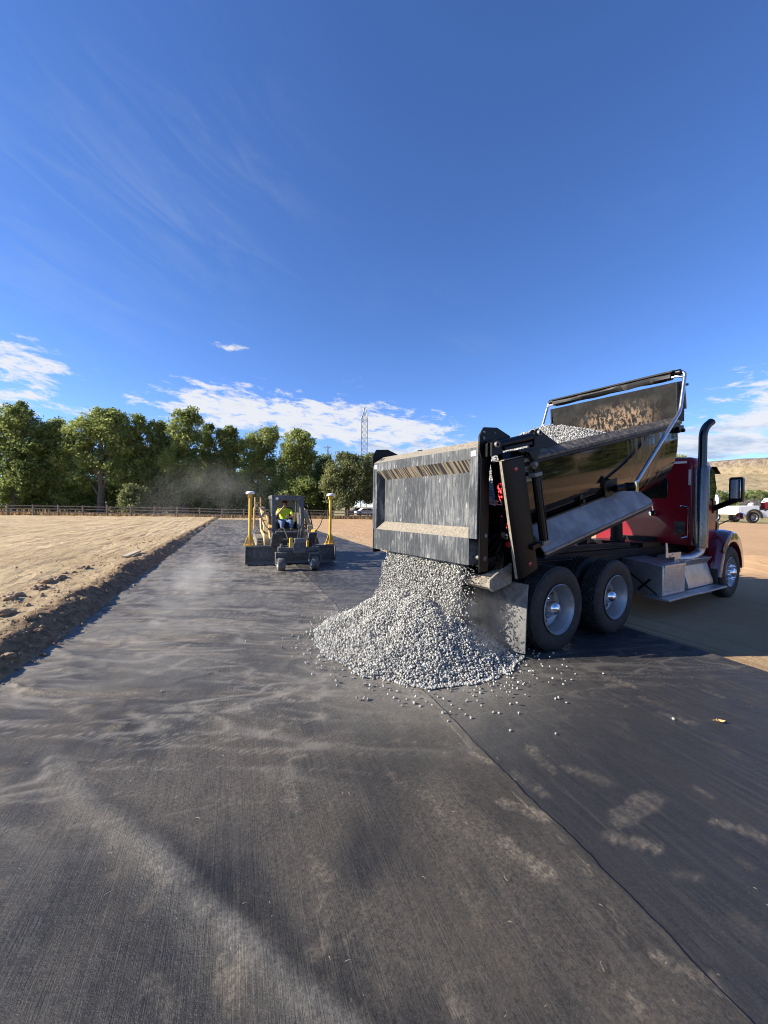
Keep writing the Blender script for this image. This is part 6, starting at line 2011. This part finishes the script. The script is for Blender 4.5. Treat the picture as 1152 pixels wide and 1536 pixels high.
mb = MB(); mb.box((.50, .02, 1.0), (.54, 1.8, 1.85)); mb.box((.60, .05, 1.01), (1.85, 1.8, 1.10)); mb.beam((.52, .05, 1.75), (1.9, .05, 1.42), .05, .05); mb.build('bed_rack', M['machine_black'], pk)
mb = MB(); mb.box((1.0, .15, 1.12), (1.75, .8, 1.62)); mb.build('toolbox', M['red_box'], pk, bevel=.02)
mb = MB(); mb.cyl((.85, -.012, 1.02), (.85, .01, 1.02), .075, n=20); mb.build('fuel_cap', M['machine_black'], pk)
mb = MB(); mb.cyl((.55, .6, 1.35), (.55, .9, 1.35), .25, n=16); mb.build('hose_reel', M['white_dome'], pk)
# grey tank trailer
TKY = 34.0; tkx = at(1086, TKY); tkz = gzw(tkx, TKY)
tk = thing('tank_trailer', 'pale tank trailer with a round dark grey end behind the mirror arm', 'trailer', (tkx, TKY, tkz))
mb = MB(); R1 = .62; zc = zpx(1086, 752, TKY) - tkz
mb.lathe([(0, 0.02), (R1 * .7, 0), (R1, .05), (R1, 2.6), (R1 * .8, 2.7), (0, 2.75)], (.4, 1.2, zc), (-1, .5, 0), 30); mb.build('tank', M['white'], tk)
mb = MB(); mb.lathe([(0, .06), (R1 * .96, .05), (R1 * 1.02, -.06)], (.44, 1.18, zc), (1, -.5, 0), 30); mb.build('tank_end', M['steel_grey'], tk)
mb = MB(); mb.box((-2.2, .5, zc - R1 - .25), (.9, 2.6, zc - R1 + .05)); mb.beam((.9, 1.0, zc - R1 - .1), (2.3, .6, zc - R1 - .3), .12, .12); mb.build('trailer_frame', M['machine_black'], tk)
for x in (-1.3, -.4): small_wheel(tk, x, .45, .42, .25)
mb = MB()
for k in range(7): mb.tube([(.5 + k * .14, .4, zc - .55 - .05 * (k % 3)), (.55 + k * .14, .25, zc - .75), (.48 + k * .16, .3, zc - 1.0)], .05, n=7, round_=.05)
mb.build('valve_pipe', M['white_dome'], tk)
mb = MB(); mb.cyl((.5, .3, zc - .45), (1.5, .3, zc - .60), .05, n=8); mb.cyl((.7, .2, zc - .9), (1.4, .2, zc - .95), .05, n=8); mb.build('red_pipe', M['red_box'], tk)
# parked cars beyond the fence
for k, (px, lab, mt, Y) in enumerate([(466, 'small white car parked behind the right mast', 'white', 76), (537, 'grey car parked left of the white one by the tailgate', 'steel_grey', 79), (549, 'white car parked just left of the tailgate', 'white', 76), (560, 'white car half hidden by the tailgate edge', 'white', 78)]):
    c = thing('parked_car', lab, 'car', (at(px, Y), Y, .1), R_(18 if k else 80), 'cars parked beyond the fence')
    mb = MB(); mb.prism([(-2.1, .35), (-2.15, .8), (-1.4, .95), (-.8, 1.42), (.7, 1.45), (1.3, .98), (2.1, .85), (2.2, .4)], 'y', -.88, .88); mb.build('body', M[mt], c, bevel=.08, seg=3)
    mb = MB(); mb.prism([(-1.2, .98), (-.75, 1.36), (.65, 1.38), (1.1, .98)], 'y', -.895, .895); mb.build('window', M['glass'], c)
    for x in (-1.3, 1.35):
        for y in (-.8, .8): small_wheel(c, x, y, .33, .2)
# pale truck body further back at x=540
# dirt-field small things
x, y = gpx(187, 834, .30); x2, y2 = gpx(208, 826, .28)
pl = MB(); z1, z2 = fz(x, y) + .05, fz(x2, y2) + .05; pl.beam((0, 0, 0), (x2 - x, y2 - y, z2 - z1), .14, .05); o = pl.build('lumber_board', M['pale_wood'], bevel=.006); o.location = (x, y, z1)
tag(o, 'pale short lumber board lying on the dirt left of the lane', 'board')
CL = [(126, 849, .14), (97, 854, .07), (110, 853, .06), (85, 862, .13), (70, 868, .15), (55, 875, .14), (92, 860, .09), (62, 873, .10), (20, 893, .12), (12, 897, .12), (5, 917, .12), (28, 900, .06), (42, 925, .05), (12, 960, .06), (140, 845, .05), (150, 846, .04), (215, 812, .06), (225, 810, .05), (10, 978, .05), (30, 885, .06)]
for k, (px, py, r) in enumerate(CL):
    x, y = gpx(px, py, .28); zz = fz(x, y)
    rng2 = np.random.default_rng(500 + k); 
    import bmesh
    bm = bmesh.new(); bmesh.ops.create_icosphere(bm, subdivisions=3, radius=1)
    for v in bm.verts:
        d = v.co.normalized(); q = mnoise.fractal(d * 1.6 + Vector((k * 3.1, 0, 0)), .7, 2.2, 5)
        v.co = d * (1 + .55 * q); v.co.z *= .55; v.co.x *= 1.35
    me = bpy.data.meshes.new('soil_clod'); bm.to_mesh(me); bm.free(); me.materials.append(M['clod'])
    o = bpy.data.objects.new('soil_clod', me); COL.objects.link(o); o.location = (x, y, zz + r * .15); o.scale = (r * .75, r * .75, r * .8); o.rotation_euler = (0, 0, k * 1.7)
    big = r > .11
    tag(o, 'large dark clod of soil on the left dirt field' if big else 'small crumb of dry soil near the lane bank', 'clod', 'large clods on the dirt field' if big else 'small crumbs on the dirt field')
rng = np.random.default_rng(63); nc_ = 5200
cs_ = 2.4 + rng.random(nc_) ** 1.6 * 22; ce = edge_n(cs_)
side = rng.random(nc_)
cn_ = ce - np.where(side < .45, rng.uniform(.02, .5, nc_), np.where(side < .9, .5 + rng.exponential(1.1, nc_), rng.uniform(-.10, .05, nc_)))
csz = (.004 + rng.exponential(.0055, nc_)).clip(.004, .04)
cz = ground_z(cn_, cs_); cz = np.where(cn_ > ce - .01, .022, cz) + csz * .25
Vc, Fc = stones(np.column_stack([cn_, cs_, cz]), csz)
o = fast_mesh('soil_crumbs', Vc, Fc, M['clod']); o.rotation_euler = (0, 0, LA)
tag(o, 'crumbs of dry soil strewn over the lane bank', 'soil', kind='stuff')
# dry leaf on the fabric
x, y = gpx(1080, 1086)
mb = MB(); pts = []
for i in range(7):
    t = i / 6; wv = .035 * math.sin(math.pi * min(1, t * 1.05)) ** .7 + .002
    pts.append([(t * .11 - .05, -wv, .012 + .018 * (2 * t - 1) ** 2 + .012), (t * .11 - .05, 0, .004 + .018 * (2 * t - 1) ** 2), (t * .11 - .05, wv, .012 + .018 * (2 * t - 1) ** 2 + .016)])
vs = [p for r in pts for p in r]; vs2 = [(a, b, c + .0015) for a, b, c in vs]
fs = [(i * 3 + j, i * 3 + j + 1, i * 3 + j + 4, i * 3 + j + 3) for i in range(6) for j in range(2)]
mb.add(vs, fs); mb.add(vs2, [f[::-1] for f in fs]); mb.tube([(-.05, 0, .022), (-.085, .012, .008)], .0022, n=5)
o = mb.build('fallen_leaf', M['dead_leaf'], smooth=60); o.scale = (.55, .55, .55); n_, s_l = to_lane(x, y)
o.location = (x, y, float(fabric_z(np.array([n_]), np.array([s_l]))[0]) + .012); o.rotation_euler = (0, 0, -.5)
tag(o, 'curled tan leaf lying alone on the clean right fabric sheet', 'leaf')
# straw and fibre bits over the fabric
rng = np.random.default_rng(91)
V, F = [], []; b = 0
nst = 420
sn = rng.uniform(-1.9, 4.6, nst); ss_ = .8 + rng.random(nst) ** 1.5 * 6.5
for k in range(nst):
    if sn[k] > 1.7 and rng.random() < .75: continue
    L = rng.uniform(.008, .032) * (1.4 if rng.random() < .12 else .8); a = rng.uniform(0, 2 * math.pi); cu_ = rng.uniform(-.9, .9); r = rng.uniform(.0005, .0010)
    z0 = float(fabric_z(np.array([sn[k]]), np.array([ss_[k]]))[0]) + (.024 if sn[k] < 1.7 else .014)
    p = np.array([sn[k], ss_[k]])
    prevp = []
    for i in range(5):
        prevp.append((p[0], p[1], z0 + .004 * math.sin(math.pi * i / 4))); p = p + L / 4 * np.array([math.cos(a), math.sin(a)]); a += cu_ * .6
    for i, q in enumerate(prevp):
        d = np.array([-math.sin(a), math.cos(a)]) * r
        V += [(q[0] - d[0], q[1] - d[1], q[2]), (q[0] + d[0], q[1] + d[1], q[2]), (q[0], q[1], q[2] + r * 1.6)]
    for i in range(4):
        for j in range(3):
            F.append((b + i * 3 + j, b + i * 3 + (j + 1) % 3, b + (i + 1) * 3 + (j + 1) % 3, b + (i + 1) * 3 + j))
    b += 15
o = fast_mesh('straw_litter', V, F, M['straw']); o.rotation_euler = (0, 0, LA)
tag(o, 'pale straw and fibre bits littering the fabric', 'straw', kind='stuff')


# ================================================================== DUST IN THE AIR
def dust(name, label, loc, dims, dens, col, scale, seed, lo=.48, hi=.75, rz=0.):
    me = bpy.data.meshes.new(name); import bmesh
    bm = bmesh.new(); bmesh.ops.create_icosphere(bm, subdivisions=3, radius=1)
    for v in bm.verts: v.co = Vector((v.co.x * dims[0], v.co.y * dims[1], v.co.z * dims[2]))
    bm.to_mesh(me); bm.free()
    o = bpy.data.objects.new(name, me); COL.objects.link(o); o.location = loc; o.rotation_euler = (0, 0, rz)
    m = bpy.data.materials.new(name); m.use_nodes = True; nt = m.node_tree; nt.nodes.remove(nt.nodes['Principled BSDF'])
    pv = nt.nodes.new('ShaderNodeVolumePrincipled'); pv.inputs['Color'].default_value = (*col, 1); pv.inputs['Anisotropy'].default_value = .1
    tc = nt.nodes.new('ShaderNodeTexCoord'); mp = nt.nodes.new('ShaderNodeMapping'); nt.links.new(tc.outputs['Object'], mp.inputs[0]); mp.inputs['Location'].default_value = (seed, seed * 2, 0)
    ns_ = nt.nodes.new('ShaderNodeTexNoise'); nt.links.new(mp.outputs[0], ns_.inputs['Vector']); ns_.inputs['Scale'].default_value = scale; ns_.inputs['Detail'].default_value = 4; ns_.inputs['Roughness'].default_value = .6
    mr = nt.nodes.new('ShaderNodeMapRange'); mr.interpolation_type = 'SMOOTHSTEP'; nt.links.new(ns_.outputs['Fac'], mr.inputs[0]); mr.inputs[1].default_value = lo; mr.inputs[2].default_value = hi; mr.inputs[4].default_value = 1
    # fade to nothing at the rim of the cloud
    ds = nt.nodes.new('ShaderNodeVectorMath'); ds.operation = 'DIVIDE'; nt.links.new(tc.outputs['Object'], ds.inputs[0]); ds.inputs[1].default_value = dims
    ln_ = nt.nodes.new('ShaderNodeVectorMath'); ln_.operation = 'LENGTH'; nt.links.new(ds.outputs[0], ln_.inputs[0])
    fa = nt.nodes.new('ShaderNodeMapRange'); fa.interpolation_type = 'SMOOTHSTEP'; nt.links.new(ln_.outputs['Value'], fa.inputs[0]); fa.inputs[1].default_value = .98; fa.inputs[2].default_value = .15
    mu = nt.nodes.new('ShaderNodeMath'); mu.operation = 'MULTIPLY'; nt.links.new(mr.outputs[0], mu.inputs[0]); nt.links.new(fa.outputs[0], mu.inputs[1])
    mu2 = nt.nodes.new('ShaderNodeMath'); mu2.operation = 'MULTIPLY'; nt.links.new(mu.outputs[0], mu2.inputs[0]); mu2.inputs[1].default_value = dens
    nt.links.new(mu2.outputs[0], pv.inputs['Density'])
    nt.links.new(pv.outputs[0], nt.nodes['Material Output'].inputs['Volume']); me.materials.append(m)
    return tag(o, label, 'dust', kind='stuff')


gp = lambda px, py: gpx(px, py)
x, y = gp(300, 800); dust('dust_cloud', 'pale dust drifting over the far end of the lane left of the loader', (-8.6, 20.5, 1.9), (4.2, 7.5, 2.6), .09, (.80, .76, .68), .35, 1.)
dust('dust_cloud', 'thin streak of dust hanging low above the lane in front of the loader', (-3.25, 6.9, .32), (.75, 3.6, .60), 1.5, (.80, .77, .70), 1.4, 4., rz=LA)
p = truck_pt(-1.0, .75, .45); dust('dust_cloud', 'dust puffing from the falling gravel beside the mud flap', (p[0], p[1], .42), (.70, .62, .52), 2.0, (.62, .60, .56), 2.6, 8., .40, .72)
